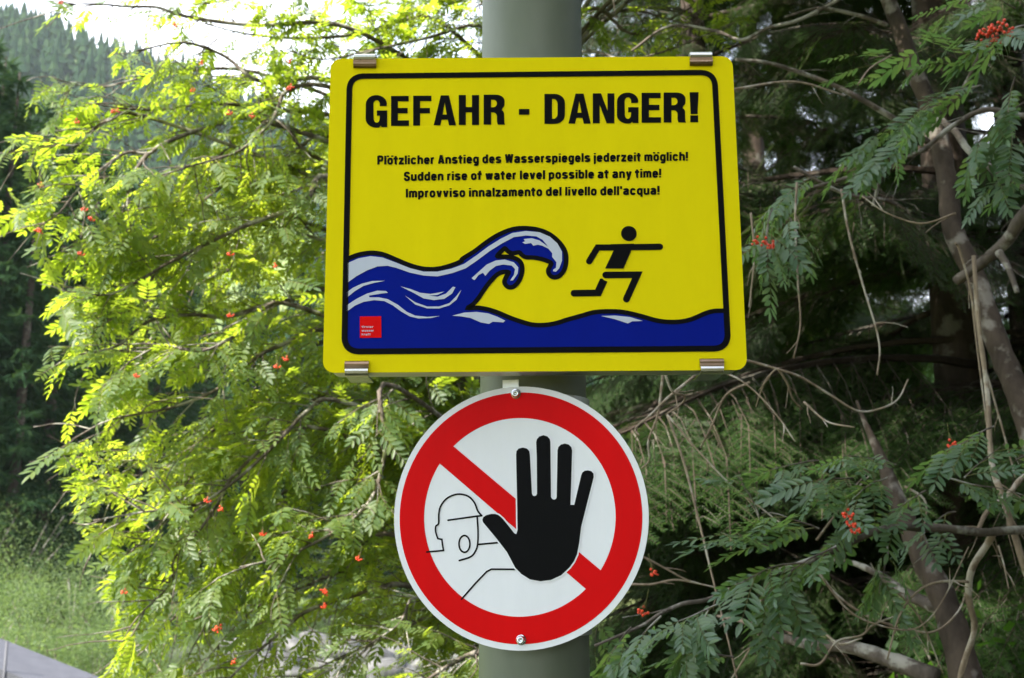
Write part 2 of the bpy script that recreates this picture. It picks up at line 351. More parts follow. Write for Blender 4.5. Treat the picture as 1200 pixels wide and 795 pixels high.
# lettering (hand-cut condensed capitals)
def arc(cx, cy, rx, ry, a0, a1, n=7): return [(cx + rx * math.cos(R(a)), cy + ry * math.sin(R(a))) for a in np.linspace(a0, a1, n)]
G = {
 'E': [[(0, 0), (1, 0), (1, .185), (.38, .185), (.38, .42), (.92, .42), (.92, .6), (.38, .6), (.38, .82), (.98, .82), (.98, 1), (0, 1)]],
 'F': [[(0, 0), (.38, 0), (.38, .41), (.92, .41), (.92, .59), (.38, .59), (.38, .82), (1, .82), (1, 1), (0, 1)]],
 'A': [[(0, 0), (.3, 0), (.355, .19), (.63, .19), (.69, 0), (1, 0), (.68, 1), (.32, 1)], [(.405, .36), (.585, .36), (.495, .76)]],
 'H': [[(0, 0), (.35, 0), (.35, .42), (.65, .42), (.65, 0), (1, 0), (1, 1), (.65, 1), (.65, .6), (.35, .6), (.35, 1), (0, 1)]],
 'N': [[(0, 0), (.32, 0), (.32, .62), (.64, 0), (1, 0), (1, 1), (.68, 1), (.68, .42), (.38, 1), (0, 1)]],
 'D': [[(0, 0), (.5, 0)] + arc(.5, .3, .5, .3, -90, 0) + arc(.5, .7, .5, .3, 0, 90) + [(0, 1)],
       [(.37, .17), (.45, .17)] + arc(.45, .35, .19, .18, -90, 0) + arc(.45, .65, .19, .18, 0, 90) + [(.37, .83)]],
 'R': [[(0, 0), (.35, 0), (.35, .41), (.45, .41)] + arc(.45, .28, .17, .13, 90, 0, 5) + [(.62, .1), (.66, 0), (1, 0), (.97, .06), (.96, .3)] + arc(.74, .35, .22, .15, 0, 60, 4) + arc(.72, .66, .25, .14, -50, 0, 4) + arc(.6, .78, .38, .22, 0, 90) + [(0, 1)],
       [(.35, .58), (.47, .58)] + arc(.47, .705, .15, .125, -90, 90, 8) + [(.35, .83)]],
 'G': [[(.97, .7)] + arc(.5, .73, .49, .29, 0, 180, 12) + arc(.5, .27, .5, .29, 180, 285, 8) + [(.7, .045), (.74, 0), (1, 0), (1, .53), (.52, .53), (.52, .36), (.66, .36)] + arc(.51, .27, .14, .13, 0, -180, 8)
       + arc(.51, .73, .15, .13, 180, 0, 8) + [(.66, .67), (.97, .67)]],
 '-': [[(0, 0), (1, 0), (1, 1), (0, 1)]],
 '!': [[(.12, .27), (.88, .27), (1, 1), (0, 1)]], '.': [[(0, 0), (1, 0), (1, 1), (0, 1)]],
}
L = [('G', 428.5, 453.8, 112.6, 149.4), ('E', 458.3, 479.4, 112.9, 148), ('F', 484.2, 505.6, 112.6, 147.6), ('A', 508.2, 534.4, 112.2, 147.3), ('H', 537.6, 561.4, 111.8, 146.9), ('R', 566.8, 591.8, 111.4, 146.5),
     ('-', 608, 620.3, 128.2, 134.9), ('D', 638, 662, 110.5, 145.6), ('A', 666, 692.2, 110.1, 145.3), ('N', 694.6, 719.9, 109.8, 144.9), ('G', 722.8, 748.2, 109.6, 144.7), ('E', 751.8, 774.5, 109.2, 144.3), ('R', 777.6, 803.8, 108.9, 144), ('!', 808, 818.6, 108.5, 143.7), ('.', 808.8, 818, 135.6, 143.7)]
for ch, x0, x1, y0, y1 in L:
    loops = [[S.uv(x0 + a * (x1 - x0), y1 + b * (y0 - y1)) for a, b in lp] for lp in G[ch]]
    if ch == '.': continue
    mb = MB(); S.fill(mb, loops, .0007)
    if ch == '!':
        q = L[-1]; S.fill(mb, [[S.uv(q[1] + a * (q[2] - q[1]), q[4] + b * (q[3] - q[4])) for a, b in G['.'][0]]], .0007)
    mb.build('letter', M_black, S.root)
def se(x0, y0, x1, y1, a0, a1, n=14, e=2.6):      # piece of a squarish oval, degrees
    cx, cy, rx, ry = (x0 + x1) / 2, (y0 + y1) / 2, (x1 - x0) / 2, (y1 - y0) / 2; o = []
    for a in np.linspace(R(a0), R(a1), n):
        c, q = math.cos(a), math.sin(a); o.append((cx + rx * math.copysign(abs(c) ** (2 / e), c), cy + ry * math.copysign(abs(q) ** (2 / e), q)))
    return o
B_, T_, w_ = .085, .655, .34
GL = {  # centre lines, capital height 1, x-height .74: (strokes, width)
 'P': ([[(0, 0), (0, 1)], [(0, .925), (.2, .925)] + se(.05, .46, .37, .925, 80, -80, 10) + [(.2, .46), (0, .46)]], .37),
 'A': ([[(0, 0), (.2, 1)], [(.42, 0), (.22, 1)], [(.08, .25), (.34, .25)]], .42),
 'W': ([[(0, 1), (.14, 0)], [(.14, 0), (.3, 1)], [(.3, 1), (.46, 0)], [(.46, 0), (.6, 1)]], .6),
 'S': ([se(0, .5, .36, .925, 10, 200, 12) + [(.1, .55), (.26, .46)] + se(0, .075, .36, .5, 20, -190, 12)], .36),
 'I': ([[(0, 0), (0, 1)]], 0),
 'a': ([se(0, .35, w_, T_, 165, 10, 10) + [(w_, .1), (w_ + .03, 0)], [(w_, .42), (.12, .37)] + se(0, B_, w_, .37, 130, 330, 10)], w_ + .02),
 'b': ([[(0, 0), (0, 1)], se(0, B_, w_, T_, 180, -180, 22)], w_), 'd': ([[(w_, 0), (w_, 1)], se(0, B_, w_, T_, 0, 360, 22)], w_),
 'p': ([[(0, -.24), (0, .74)], se(0, B_, w_, T_, 180, -180, 22)], w_), 'q': ([[(w_, -.24), (w_, .74)], se(0, B_, w_, T_, 0, 360, 22)], w_),
 'g': ([[(w_, .74), (w_, -.02)] + se(0, -.18, w_, .15, 0, -150, 8), se(0, B_, w_, T_, 0, 360, 22)], w_),
 'c': ([se(0, B_, w_, T_, 25, 335, 20)], w_), 'o': ([se(0, B_, w_, T_, 0, 360, 24)], w_),
 'e': ([[(0, .38), (w_, .38)] + se(0, B_, w_, T_, 5, 330, 20)], w_),
 'f': ([[(.07, 0), (.07, .75)] + se(.07, .7, .36, .93, 180, 90, 5), [(-.13, .655), (.27, .655)]], .18),
 't': ([[(.07, .95), (.07, .2)] + se(.07, .07, .3, .3, 190, 270, 5), [(-.13, .655), (.27, .655)]], .18),
 'h': ([[(0, 0), (0, 1)], se(0, .3, w_, T_, 180, 0, 12) + [(w_, 0)]], w_), 'n': ([[(0, 0), (0, .74)], se(0, .3, w_, T_, 180, 0, 12) + [(w_, 0)]], w_),
 'm': ([[(0, 0), (0, .74)], se(0, .34, .28, T_, 180, 0, 10) + [(.28, 0)], se(.28, .34, .56, T_, 180, 0, 10) + [(.56, 0)]], .56),
 'r': ([[(0, 0), (0, .74)], se(0, .3, .34, T_, 180, 80, 7)], .15), 'u': ([[(w_, 0), (w_, .74)], [(0, .74)] + se(0, B_, w_, .45, 180, 360, 12)], w_),
 'k': ([[(0, 0), (0, 1)], [(.3, .74), (.03, .35)], [(.12, .46), (.33, 0)]], .33),
 'i': ([[(0, 0), (0, .74)], [(0, .86), (0, 1)]], 0), 'l': ([[(0, 0), (0, 1)]], 0),
 'j': ([[(0, .74), (0, -.1), (-.03, -.16), (-.1, -.17)], [(0, .86), (0, 1)]], 0),
 's': ([se(0, .37, w_, T_, 15, 200, 10) + [(.1, .4), (.2, .35)] + se(0, B_, w_, .38, 20, -170, 10)], w_),
 'v': ([[(0, .74), (.15, 0)], [(.33, .74), (.18, 0)]], .33), 'y': ([[(0, .74), (.17, .02)], [(.34, .74), (.15, -.1), (.1, -.17), (0, -.17)]], .34),
 'w': ([[(0, .74), (.12, 0)], [(.12, 0), (.26, .74)], [(.26, .74), (.4, 0)], [(.4, 0), (.52, .74)]], .52),
 'z': ([[(-.1, .655), (.37, .655)], [(.31, .655), (-.03, .085)], [(-.1, .085), (.38, .085)]], .28),
 '!': ([[(0, .26), (0, 1)], [(0, 0), (0, .14)]], 0), "'": ([[(0, .68), (0, 1)]], 0),
}
GL['ö'] = (GL['o'][0] + [[(-.03, .86), (-.03, 1.02)], [(w_ + .03, .86), (w_ + .03, 1.02)]], w_)
def text_line(pl, name, s, x0, x1, yb0, yb1, cap_px, m, lift, bold=.26, label=None):
    adv = []; x = bold / 2
    for ch in s:
        if ch == ' ': x += .27; continue
        adv.append((ch, x)); x += GL[ch][1] * 1.08 + bold + .045
    tot = x - .045 - bold / 2; mb = MB(); kx = (x1 - x0) / tot
    mm = np.linalg.norm(np.array(pl.uv(x0, yb0)) - np.array(pl.uv(x1, yb1))) / (x1 - x0)
    for ch, cx in adv:
        for si, st in enumerate(GL[ch][0]):
            U = []
            for a, b in st:
                t = (cx + a * 1.08) * kx / (x1 - x0); U.append(pl.uv(x0 + t * (x1 - x0), yb0 + t * (yb1 - yb0) - b * cap_px))
            strip(pl, mb, np.array(U), bold * cap_px * mm, lift + si * .00004, caps=False)
    o = mb.build(name, m, pl.root)
    if label: tag(o, label)
    return o
text_line(S, 'lettering', 'Plötzlicher Anstieg des Wasserspiegels jederzeit möglich!', 442, 806.3, 193.3, 188.6, 10.2, M_black, .0007, label='black line of German text')
text_line(S, 'lettering', 'Sudden rise of water level possible at any time!', 473.2, 775, 212.3, 208.3, 10.2, M_black, .0007, label='black line of English text')
text_line(S, 'lettering', "Improvviso innalzamento del livello dell'acqua!", 475.4, 773, 231.9, 228.3, 10.2, M_black, .0007, label='black line of Italian text')
S.poly('sticker', [S.uvs([(421.8, 371.3), (446.8, 371.0), (447.1, 396.0), (421.9, 396.5)])], M_redst, .0013)
for s_, y_, x_ in (('tiroler', 384.8, 437.8), ('wasser', 389.2, 438.2), ('kraft', 393.6, 434.6)):
    text_line(S, 'sticker_text', s_, 424, x_, y_, y_, 2.6, M_whitep, .0017, bold=.17)
# four clips
def clip(cx, top):
    z0 = H2 if top else -H2; s = 1 if top else -1; w2 = .0135
    def ext(prof, name, m, parent, w2):
        mb = MB(); n = len(prof); V = [(cx - w2, y, z0 + s * z) for z, y in prof] + [(cx + w2, y, z0 + s * z) for z, y in prof]
        F = [(i, (i + 1) % n, n + (i + 1) % n, n + i) if s > 0 else ((i + 1) % n, i, n + i, n + (i + 1) % n) for i in range(n)]
        mb.add(V, F); T = tessellate_polygon([[Vector((z, y, 0)) for z, y in prof]])
        mb.f += [tuple(mb.n - 2 * n + i for i in t) for t in T] + [tuple(mb.n - n + i for i in t[::-1]) for t in T]; mb.m += [0] * (2 * len(T))
        return mb.build(name, m, parent)
    c = ext([(-.0035, -.0062), (-.001, -.0072), (.002, -.0066), (.0042, -.004), (.0048, 0), (.0048, .05), (.003, .05), (.003, .002), (.0015, -.003), (-.0035, -.0042)], 'clip', M_steel, S.root, w2)
    ext([(-.0042, -.0064), (-.0075, -.0056), (-.0095, -.006), (-.0122, -.0046), (-.0135, -.0026), (-.0132, -.0014), (-.0095, -.0022), (-.0042, -.0035)], 'lip', M_lip_tint, c, w2 + .0006)
    return c
for px, py, tp in ((428, 75, 1), (821, 72, 1), (418.5, 432, 0), (833.5, 428, 0)): clip(S.uv(px, py)[0], tp)

# ================================================================== ROUND SIGN
Dk = Plane('prohibition_sign', (.007245, 1.34, 1.69560), Rm(R(-13), 0, 0),
           'round white sign with red ring and diagonal bar behind a black raised hand', 'sign')
RD = .15566
circ = lambda r, n=96: [(r * math.cos(t), r * math.sin(t)) for t in np.linspace(0, 2 * math.pi, n, endpoint=False)]
mb = MB(); prism(mb, circ(RD), 0, .0025); mb.build('disc', M_white, Dk.root)
r1, r2 = RD * .953, RD * .752
def ring_pt(px, py, r): u = np.array(Dk.uv(px, py)); return tuple(nrm(u) * r)
mb = MB(); n = 120; V = [(r * math.cos(t), -.0004, r * math.sin(t)) for r in (r2, r1) for t in np.linspace(0, 2 * math.pi, n, endpoint=False)]
mb.add(V, [(i, n + i, n + (i + 1) % n, (i + 1) % n)[::-1] for i in range(n)])
mb.build('red_ring', M_red, Dk.root)
a, b = np.array(ring_pt(532, 524, r2 + .0012)), np.array(ring_pt(516.5, 544, r2 + .0012)); c, d = np.array(ring_pt(686, 689.5, r2 + .0012)), np.array(ring_pt(703, 668, r2 + .0012))
Dk.poly('diagonal_bar', [[tuple(a), tuple(b), tuple(c), tuple(d)]], M_red, .0006)
zh = lambda P: zc(P, 555, 500, 4.08)
hand = zh([(205, 515), (211, 495), (209, 350), (204, 135), (206, 118), (216, 106), (237, 101), (256, 106), (267, 118), (270, 135), (280, 322), (285, 331), (292, 333), (300, 330), (304, 322), (303, 150), (300, 75), (304, 60), (315, 48), (335, 42), (354, 48), (365, 60), (368, 75), (371, 338), (377, 347), (386, 350), (395, 346), (398, 338), (402, 115), (406, 99), (418, 87), (437, 82), (456, 87), (468, 99), (472, 115), (464, 375), (482, 375), (515, 235), (520, 221), (532, 212), (548, 210), (564, 214), (574, 226), (575, 242), (535, 400), (515, 480), (505, 560), (495, 612), (480, 645), (460, 673), (420, 711), (370, 734), (320, 740), (270, 731), (230, 706), (200, 675), (160, 600), (110, 535), (60, 475), (46, 458), (43, 446), (48, 433), (62, 424), (85, 418), (104, 418), (120, 424), (140, 441), (170, 478), (195, 510)])
H0 = Dk.uvs(hand)
# white keyline round the hand
Hn = np.array(H0); mb = MB(); strip(Dk, mb, Hn, .0035, .0008, closed=True); mb.build('hand_keyline', M_white, Dk.root)
tag(Dk.poly('hand', [H0], M_black, .0011), 'black raised open hand')
zf = lambda P: zc(P, 495, 565, 5.3); mb = MB(); LW = .0021
def ln(P, sm=True, lift=.0006):
    U = Dk.uvs(zf(P)); U = smooth2(U, 5) if sm else np.array(U); strip(Dk, mb, U, LW, lift)
ln([(28, 435), (132, 426), (125, 385), (122, 357), (97, 352)], False)
ln([(97, 352), (84, 310), (85, 275), (102, 258), (103, 200), (115, 150), (150, 105), (200, 80), (245, 77), (290, 92), (325, 130), (345, 180), (370, 210)], True, .0009)
ln([(370, 210), (338, 213), (160, 238)], False)
ln([(341, 218), (346, 300), (344, 385), (330, 430), (300, 465), (230, 488)])
ln([(350, 388), (480, 376)], False)
ln([(244, 728), (330, 630), (400, 557), (430, 542), (575, 543)], False)
el = [zf([(262 + 34 * math.cos(t), 385 + 52 * math.sin(t))])[0] for t in np.linspace(0, 2 * math.pi, 28, endpoint=False)]
strip(Dk, mb, np.array(Dk.uvs(el)), LW, .0006, closed=True)
tag(mb.build('helmeted_head_drawing', M_black, Dk.root), 'thin black line drawing of a head wearing a hard hat')
for px, py in ((605, 462), (611, 750)):       # hex-socket screws
    u = Dk.uv(px, py); mb = MB()
    prof = [(.0062, -.0005), (.0062, -.0015), (.0058, -.0022), (.0047, -.0025), (.0045, -.0050), (.0038, -.0062), (.0022, -.0066), (.0021, -.0050), (.0001, -.0048)]
    ns = 20; V = [(u[0] + r * math.cos(t), y, u[1] + r * math.sin(t)) for r, y in prof for t in np.linspace(0, 2 * math.pi, ns, endpoint=False)]
    mb.add(V, [(i * ns + k, i * ns + (k + 1) % ns, (i + 1) * ns + (k + 1) % ns, (i + 1) * ns + k) for i in range(len(prof) - 1) for k in range(ns)])
    mb.build('screw', M_zinc, Dk.root, True)
# clamps fixing the disc to the post (world coordinates, brought to the sign's frame)
Mi = Dk.M.T
def strap(z, h=.022):
    mb = MB(); ns = 40; V = []
    for zz in (z - h / 2, z + h / 2):
        for r in (PR + .0008, PR + .0038):
            for t in np.linspace(0, 2 * math.pi, ns, endpoint=False): V.append(Mi @ (np.array([PX + r * math.cos(t), PY + r * math.sin(t), zz]) - Dk.c))
    F = []
    for k in range(ns):
        k2 = (k + 1) % ns; F += [(ns + k, ns + k2, 3 * ns + k2, 3 * ns + k), (k2, k, 2 * ns + k, 2 * ns + k2), (2 * ns + k, 2 * ns + k2, 3 * ns + k2, 3 * ns + k)[::-1], (k, k2, ns + k2, ns + k)]
    mb.add(V, F); box(mb, -.012, .012, .0028, .022, z - Dk.c[2] - h / 2, z - Dk.c[2] + h / 2); o = mb.build('clamp', M_alu, Dk.root); return o
strap(1.845 - .01); strap(1.5646)
u = Dk.uv(598, 447.5); mb = MB(); box(mb, u[0] - .0105, u[0] + .0095, .0035, .0065, u[1] - .012, u[1] + .0028); mb.build('bracket_tab', M_alu, Dk.root)
#@@PART2@@
# ================================================================== TERRAIN (one sheet, polar grid)
def sm(x, a, b): t = np.clip((x - a) / (b - a), 0, 1); return t * t * (3 - 2 * t)
_ph = rng.uniform(0, 6.28, (24, 2)); _fr = rng.normal(0, 1, (24, 2))
def fbm(x, y, s):
    o = 0
    for k in range(24): q = 1.0 + k * .35; o = o + np.sin(x * _fr[k, 0] * q / s + _ph[k, 0] + y * _fr[k, 1] * q / s) / (q * 3)
    return o
def terr(x, y):
    x = np.asarray(x, float); y = np.asarray(y, float); r = np.hypot(x, y)
    z = -1.1 * sm(y, 8, 24) * sm(-x + .35 * y, -2, 5)                    # bank down to the river flat on the left
    z = z + 1.0 * sm(x - .12 * y, .3, 3.2) * sm(y, 3.5, 8)               # forest bank on the right
    z = z + fbm(x, y, 3) * .10 * sm(r, 2, 6)
    left = sm(-x - .27 * y, 0, 14)
    z = z + left * sm(y, 24, 40) * 2.6                                   # foot of the wooded slope
    pxx = 600 + FP * x / np.maximum(y, 1)                                # mountain side closing the valley, its ridge falling to the right
    ridge = np.interp(pxx, [-3000, -400, 0, 80, 200, 390, 700, 1200, 3000], [-200, 0, 78, 108, 140, 205, 360, 440, 340])
    vv = (397.5 - ridge) / FP; K = 540 * (sp + vv * cp) / (cp - vv * sp)
    z = z + sm(y, 75, 560) * K + np.clip(y - 62, 0, 60) * .05 * sm(y, 60, 120)
    z = z + fbm(x, y, 60) * 6 * sm(y, 120, 300) * (1 - sm(y, 350, 560)) + .4 * fbm(x, y, 14) * sm(y, 20, 60)
    return z
rs = np.concatenate([np.linspace(0, 12, 30), np.geomspace(12.6, 2600, 110)]); th = np.linspace(0, 2 * math.pi, 240, endpoint=False)
RR, TT = np.meshgrid(rs, th, indexing='ij'); X = RR * np.sin(TT); Y = RR * np.cos(TT); Z = terr(X, Y)
V = np.stack([X, Y, Z], -1).reshape(-1, 3); nT = len(th)
i, k = np.meshgrid(np.arange(len(rs) - 1), np.arange(nT), indexing='ij'); i = i.ravel(); k = k.ravel(); k2 = (k + 1) % nT
q = np.stack([i * nT + k, i * nT + k2, (i + 1) * nT + k2, (i + 1) * nT + k], 1)[:, ::-1]
T3 = np.concatenate([q[:, :3], q[:, [0, 2, 3]]]); cen = V[T3].mean(1); cr_ = np.hypot(cen[:, 0], cen[:, 1])
mi = np.where(cen[:, 1] > 60, 2, np.where((cr_ < 11) | (cen[:, 0] > .3 * cen[:, 1]), 0, 1))
me = trimesh('ground', V, T3, [M_ground, M_bank, M_hillg], mi, True); tag(link('ground', me), kind='structure')

# ================================================================== LEAF TEMPLATES
def rowan_leaf(pairs, L=.17, seed=0, droop=.25, curl=.3):
    """one pinnate leaf along +X, face up +Z; returns (V, T, material index)"""
    r = random.Random(seed); V = []; T = []; M = []
    def P(t): return np.array([L * t, 0, -L * droop * t * t])
    ns = 4                                                # rachis as a thin 3-sided tube
    pts = [P(i / ns) for i in range(ns + 1)]; tv, tf = tube(pts, np.linspace(.0011, .0006, ns + 1), 3, False)
    b = 0; V += list(tv)
    for f in tf: T += [(f[0], f[1], f[2]), (f[0], f[2], f[3])]; M += [1, 1]
    def leaflet(o, d, s, up):
        nonlocal V
        b = len(V); side = nrm(np.cross(up, d)); wd = s * .168 * r.uniform(.9, 1.15); fold = s * .03
        bend = r.uniform(-.02, .14) * s
        prof = [(0, 0), (.22, .75), (.5, 1), (.78, .7), (1, 0)]
        mids = []; Ls = []; Rs = []
        for t, q in prof:
            m = o + d * s * t - up * bend * t * t
            mids.append(m); Ls.append(m + side * wd * q + up * fold * q); Rs.append(m - side * wd * q + up * fold * q)
        V += [mids[0], mids[1], mids[2], mids[3], mids[4], Ls[1], Ls[2], Ls[3], Rs[1], Rs[2], Rs[3]]
        for q in [(0, 1, 5), (1, 2, 6), (1, 6, 5), (2, 3, 7), (2, 7, 6), (3, 4, 7), (0, 8, 1), (1, 8, 9), (1, 9, 2), (2, 9, 10), (2, 10, 3), (3, 10, 4)]:
            T.append(tuple(b + i for i in q)); M.append(0)
    for i in range(pairs):
        t = .26 + .66 * i / (pairs - 1); s = L * (.30 - .05 * abs(t - .55)) * r.uniform(.9, 1.1)
        for sg in (-1, 1):
            a = R(62 - 18 * t + r.uniform(-7, 7)); d = nrm([math.cos(a), sg * math.sin(a), r.uniform(-.25, .1) - curl * .3])
            leaflet(P(t + r.uniform(-.012, .012)), d, s, nrm([0, sg * -.15, 1]))
    leaflet(P(.98), nrm([1, r.uniform(-.1, .1), -droop * 1.2]), L * .27, np.array([0, 0, 1.]))
    return np.array(V), np.array(T), np.array(M)
LEAF = [rowan_leaf(6, .165, 1, .2), rowan_leaf(7, .175, 2, .35), rowan_leaf(6, .16, 3, .5, .6), rowan_leaf(5, .15, 4, .1, .1), rowan_leaf(7, .17, 5, .25, .9)]
LEAFME = {m: [trimesh('leaf', *t[:2], [m, M_stem], t[2]) for t in LEAF] for m in (M_leaf, M_leaf2)}
def frame(d, up):
    x = nrm(d); y = np.cross(up, x); y = nrm(y) if np.linalg.norm(y) > .05 else nrm(np.cross([0, 1, .1], x)); return np.stack([x, y, np.cross(x, y)], 1)
def place_leaves(tree, leaves, nobj=300, lm=M_leaf):
    """leaves: list of (pos, dir, up, scale, kind). The nearest ones are parts of their own, the rest one 'foliage' part."""
    def vis(p):
        q = p - np.array([0, 0, CZ]); zc_ = q[1] * cp + q[2] * sp
        if zc_ < .3: return 1e9
        u = 600 + FP * q[0] / zc_; v = 397.5 - FP * (q[2] * cp - q[1] * sp) / zc_
        hid = 385 < u < 870 and 70 < v < 437
        return zc_ + (0 if (-10 < u < 1210 and -10 < v < 805 and not hid) else 50)
    leaves.sort(key=lambda l: vis(l[0])); root = np.array(tree.location)
    for p, d, up, s, k in leaves[:nobj]:
        o = link('leaf', LEAFME[lm][k], tree); F = frame(d, up)
        o.matrix_local = Matrix.Translation(Vector(p - root)) @ Matrix(F.tolist()).to_4x4() @ Matrix.Scale(s, 4)
    rest = leaves[nobj:]
    if not rest: return
    VV = []; TT = []; MM = []; b = 0
    for k in range(len(LEAF)):
        g = [l for l in rest if l[4] == k]
        if not g: continue
        Vt, Tt, Mt = LEAF[k]; Fm = np.stack([frame(l[1], l[2]) * l[3] for l in g]); Ps = np.stack([l[0] for l in g])
        W = np.einsum('nij,vj->nvi', Fm, Vt) + Ps[:, None, :]; VV.append(W.reshape(-1, 3)); n = len(g)
        TT.append((Tt[None] + (np.arange(n) * len(Vt))[:, None, None]).reshape(-1, 3) + b); MM.append(np.tile(Mt, n)); b += n * len(Vt)
    o = link('foliage', trimesh('foliage', np.concatenate(VV) - root, np.concatenate(TT), [lm, M_stem], np.concatenate(MM)), tree); tag(o, kind='stuff')
# berries
def ico():
    t = (1 + 5 ** .5) / 2; v = np.array([(-1, t, 0), (1, t, 0), (-1, -t, 0), (1, -t, 0), (0, -1, t), (0, 1, t), (0, -1, -t), (0, 1, -t), (t, 0, -1), (t, 0, 1), (-t, 0, -1), (-t, 0, 1)], float)
    f = [(0, 11, 5), (0, 5, 1), (0, 1, 7), (0, 7, 10), (0, 10, 11), (1, 5, 9), (5, 11, 4), (11, 10, 2), (10, 7, 6), (7, 1, 8), (3, 9, 4), (3, 4, 2), (3, 2, 6), (3, 6, 8), (3, 8, 9), (4, 9, 5), (2, 4, 11), (6, 2, 10), (8, 6, 7), (9, 8, 1)]
    v = [nrm(a) for a in v]; e = {}; g = []
    def mid(a, b):
        k = (min(a, b), max(a, b))
        if k not in e: v.append(nrm(v[a] + v[b])); e[k] = len(v) - 1
        return e[k]
    for a, b, c in f: x, y, z = mid(a, b), mid(b, c), mid(c, a); g += [(a, x, z), (b, y, x), (c, z, y), (x, y, z)]
    return np.array(v), g
IV, IF = ico()
def cluster_mesh(n, seed, rad):
    r = np.random.default_rng(seed); mb = MB(); pts = []
    while len(pts) < n:
        p = r.normal(0, 1, 3) * [1, .7, .6]; p = p / max(1, np.linalg.norm(p)) * rad * r.uniform(.4, 1) ** .5
        if all(np.linalg.norm(p - q) > .0075 for q in pts) or r.random() < .02: pts.append(p)
    for p in pts:
        mb.add(IV * .0046 * r.uniform(.88, 1.1) + p, IF, 0)
        v, f = tube([p + [0, 0, .002], p * .5 + [0, 0, .012], [0, 0, rad + .022]], .0006, 3, False); mb.add(v, f, 1)
    v, f = tube([[0, 0, rad + .02], [.004, 0, rad + .05]], .0012, 4); mb.add(v, f, 1)
    return mb.mesh('berry_cluster', [M_berry, M_stem], True)
BER = [cluster_mesh(9, 1, .018), cluster_mesh(14, 2, .024), cluster_mesh(34, 3, .034)]
def berries(tree, p, k, s=1.0):
    o = link('berry_cluster', BER[k], tree); o.location = Vector(p - np.array(tree.location)); o.scale = (s, s, s); o.rotation_euler = (random.uniform(-.3, .3), random.uniform(-.3, .3), random.uniform(0, 6)); return o

# ================================================================== ROWAN TREE ON THE LEFT
TX, TY = .065, 4.9
rowan = empty('rowan_tree', (TX, TY, float(terr(TX, TY)))); tag(rowan, 'spreading rowan tree with bright sunlit yellow-green leaves and orange berries, filling the left half', 'tree')
trunk_pts = spline([(TX, TY, terr(TX, TY) - .1), (TX + .03, TY, .7), (TX - .02, TY + .03, 1.6), (TX + .02, TY, 2.5), (TX, TY + .1, 3.6), (TX - .1, TY + .1, 4.6)], 5)
mb = MB(); V, F = tube(trunk_pts, np.linspace(.12, .05, len(trunk_pts)), 12); mb.add(V, F); mb.build('trunk', M_rtrunk, rowan, True, rowan.location)
def trunk_at(z):
    i = int(np.argmin(abs(trunk_pts[:, 2] - z))); return trunk_pts[i]
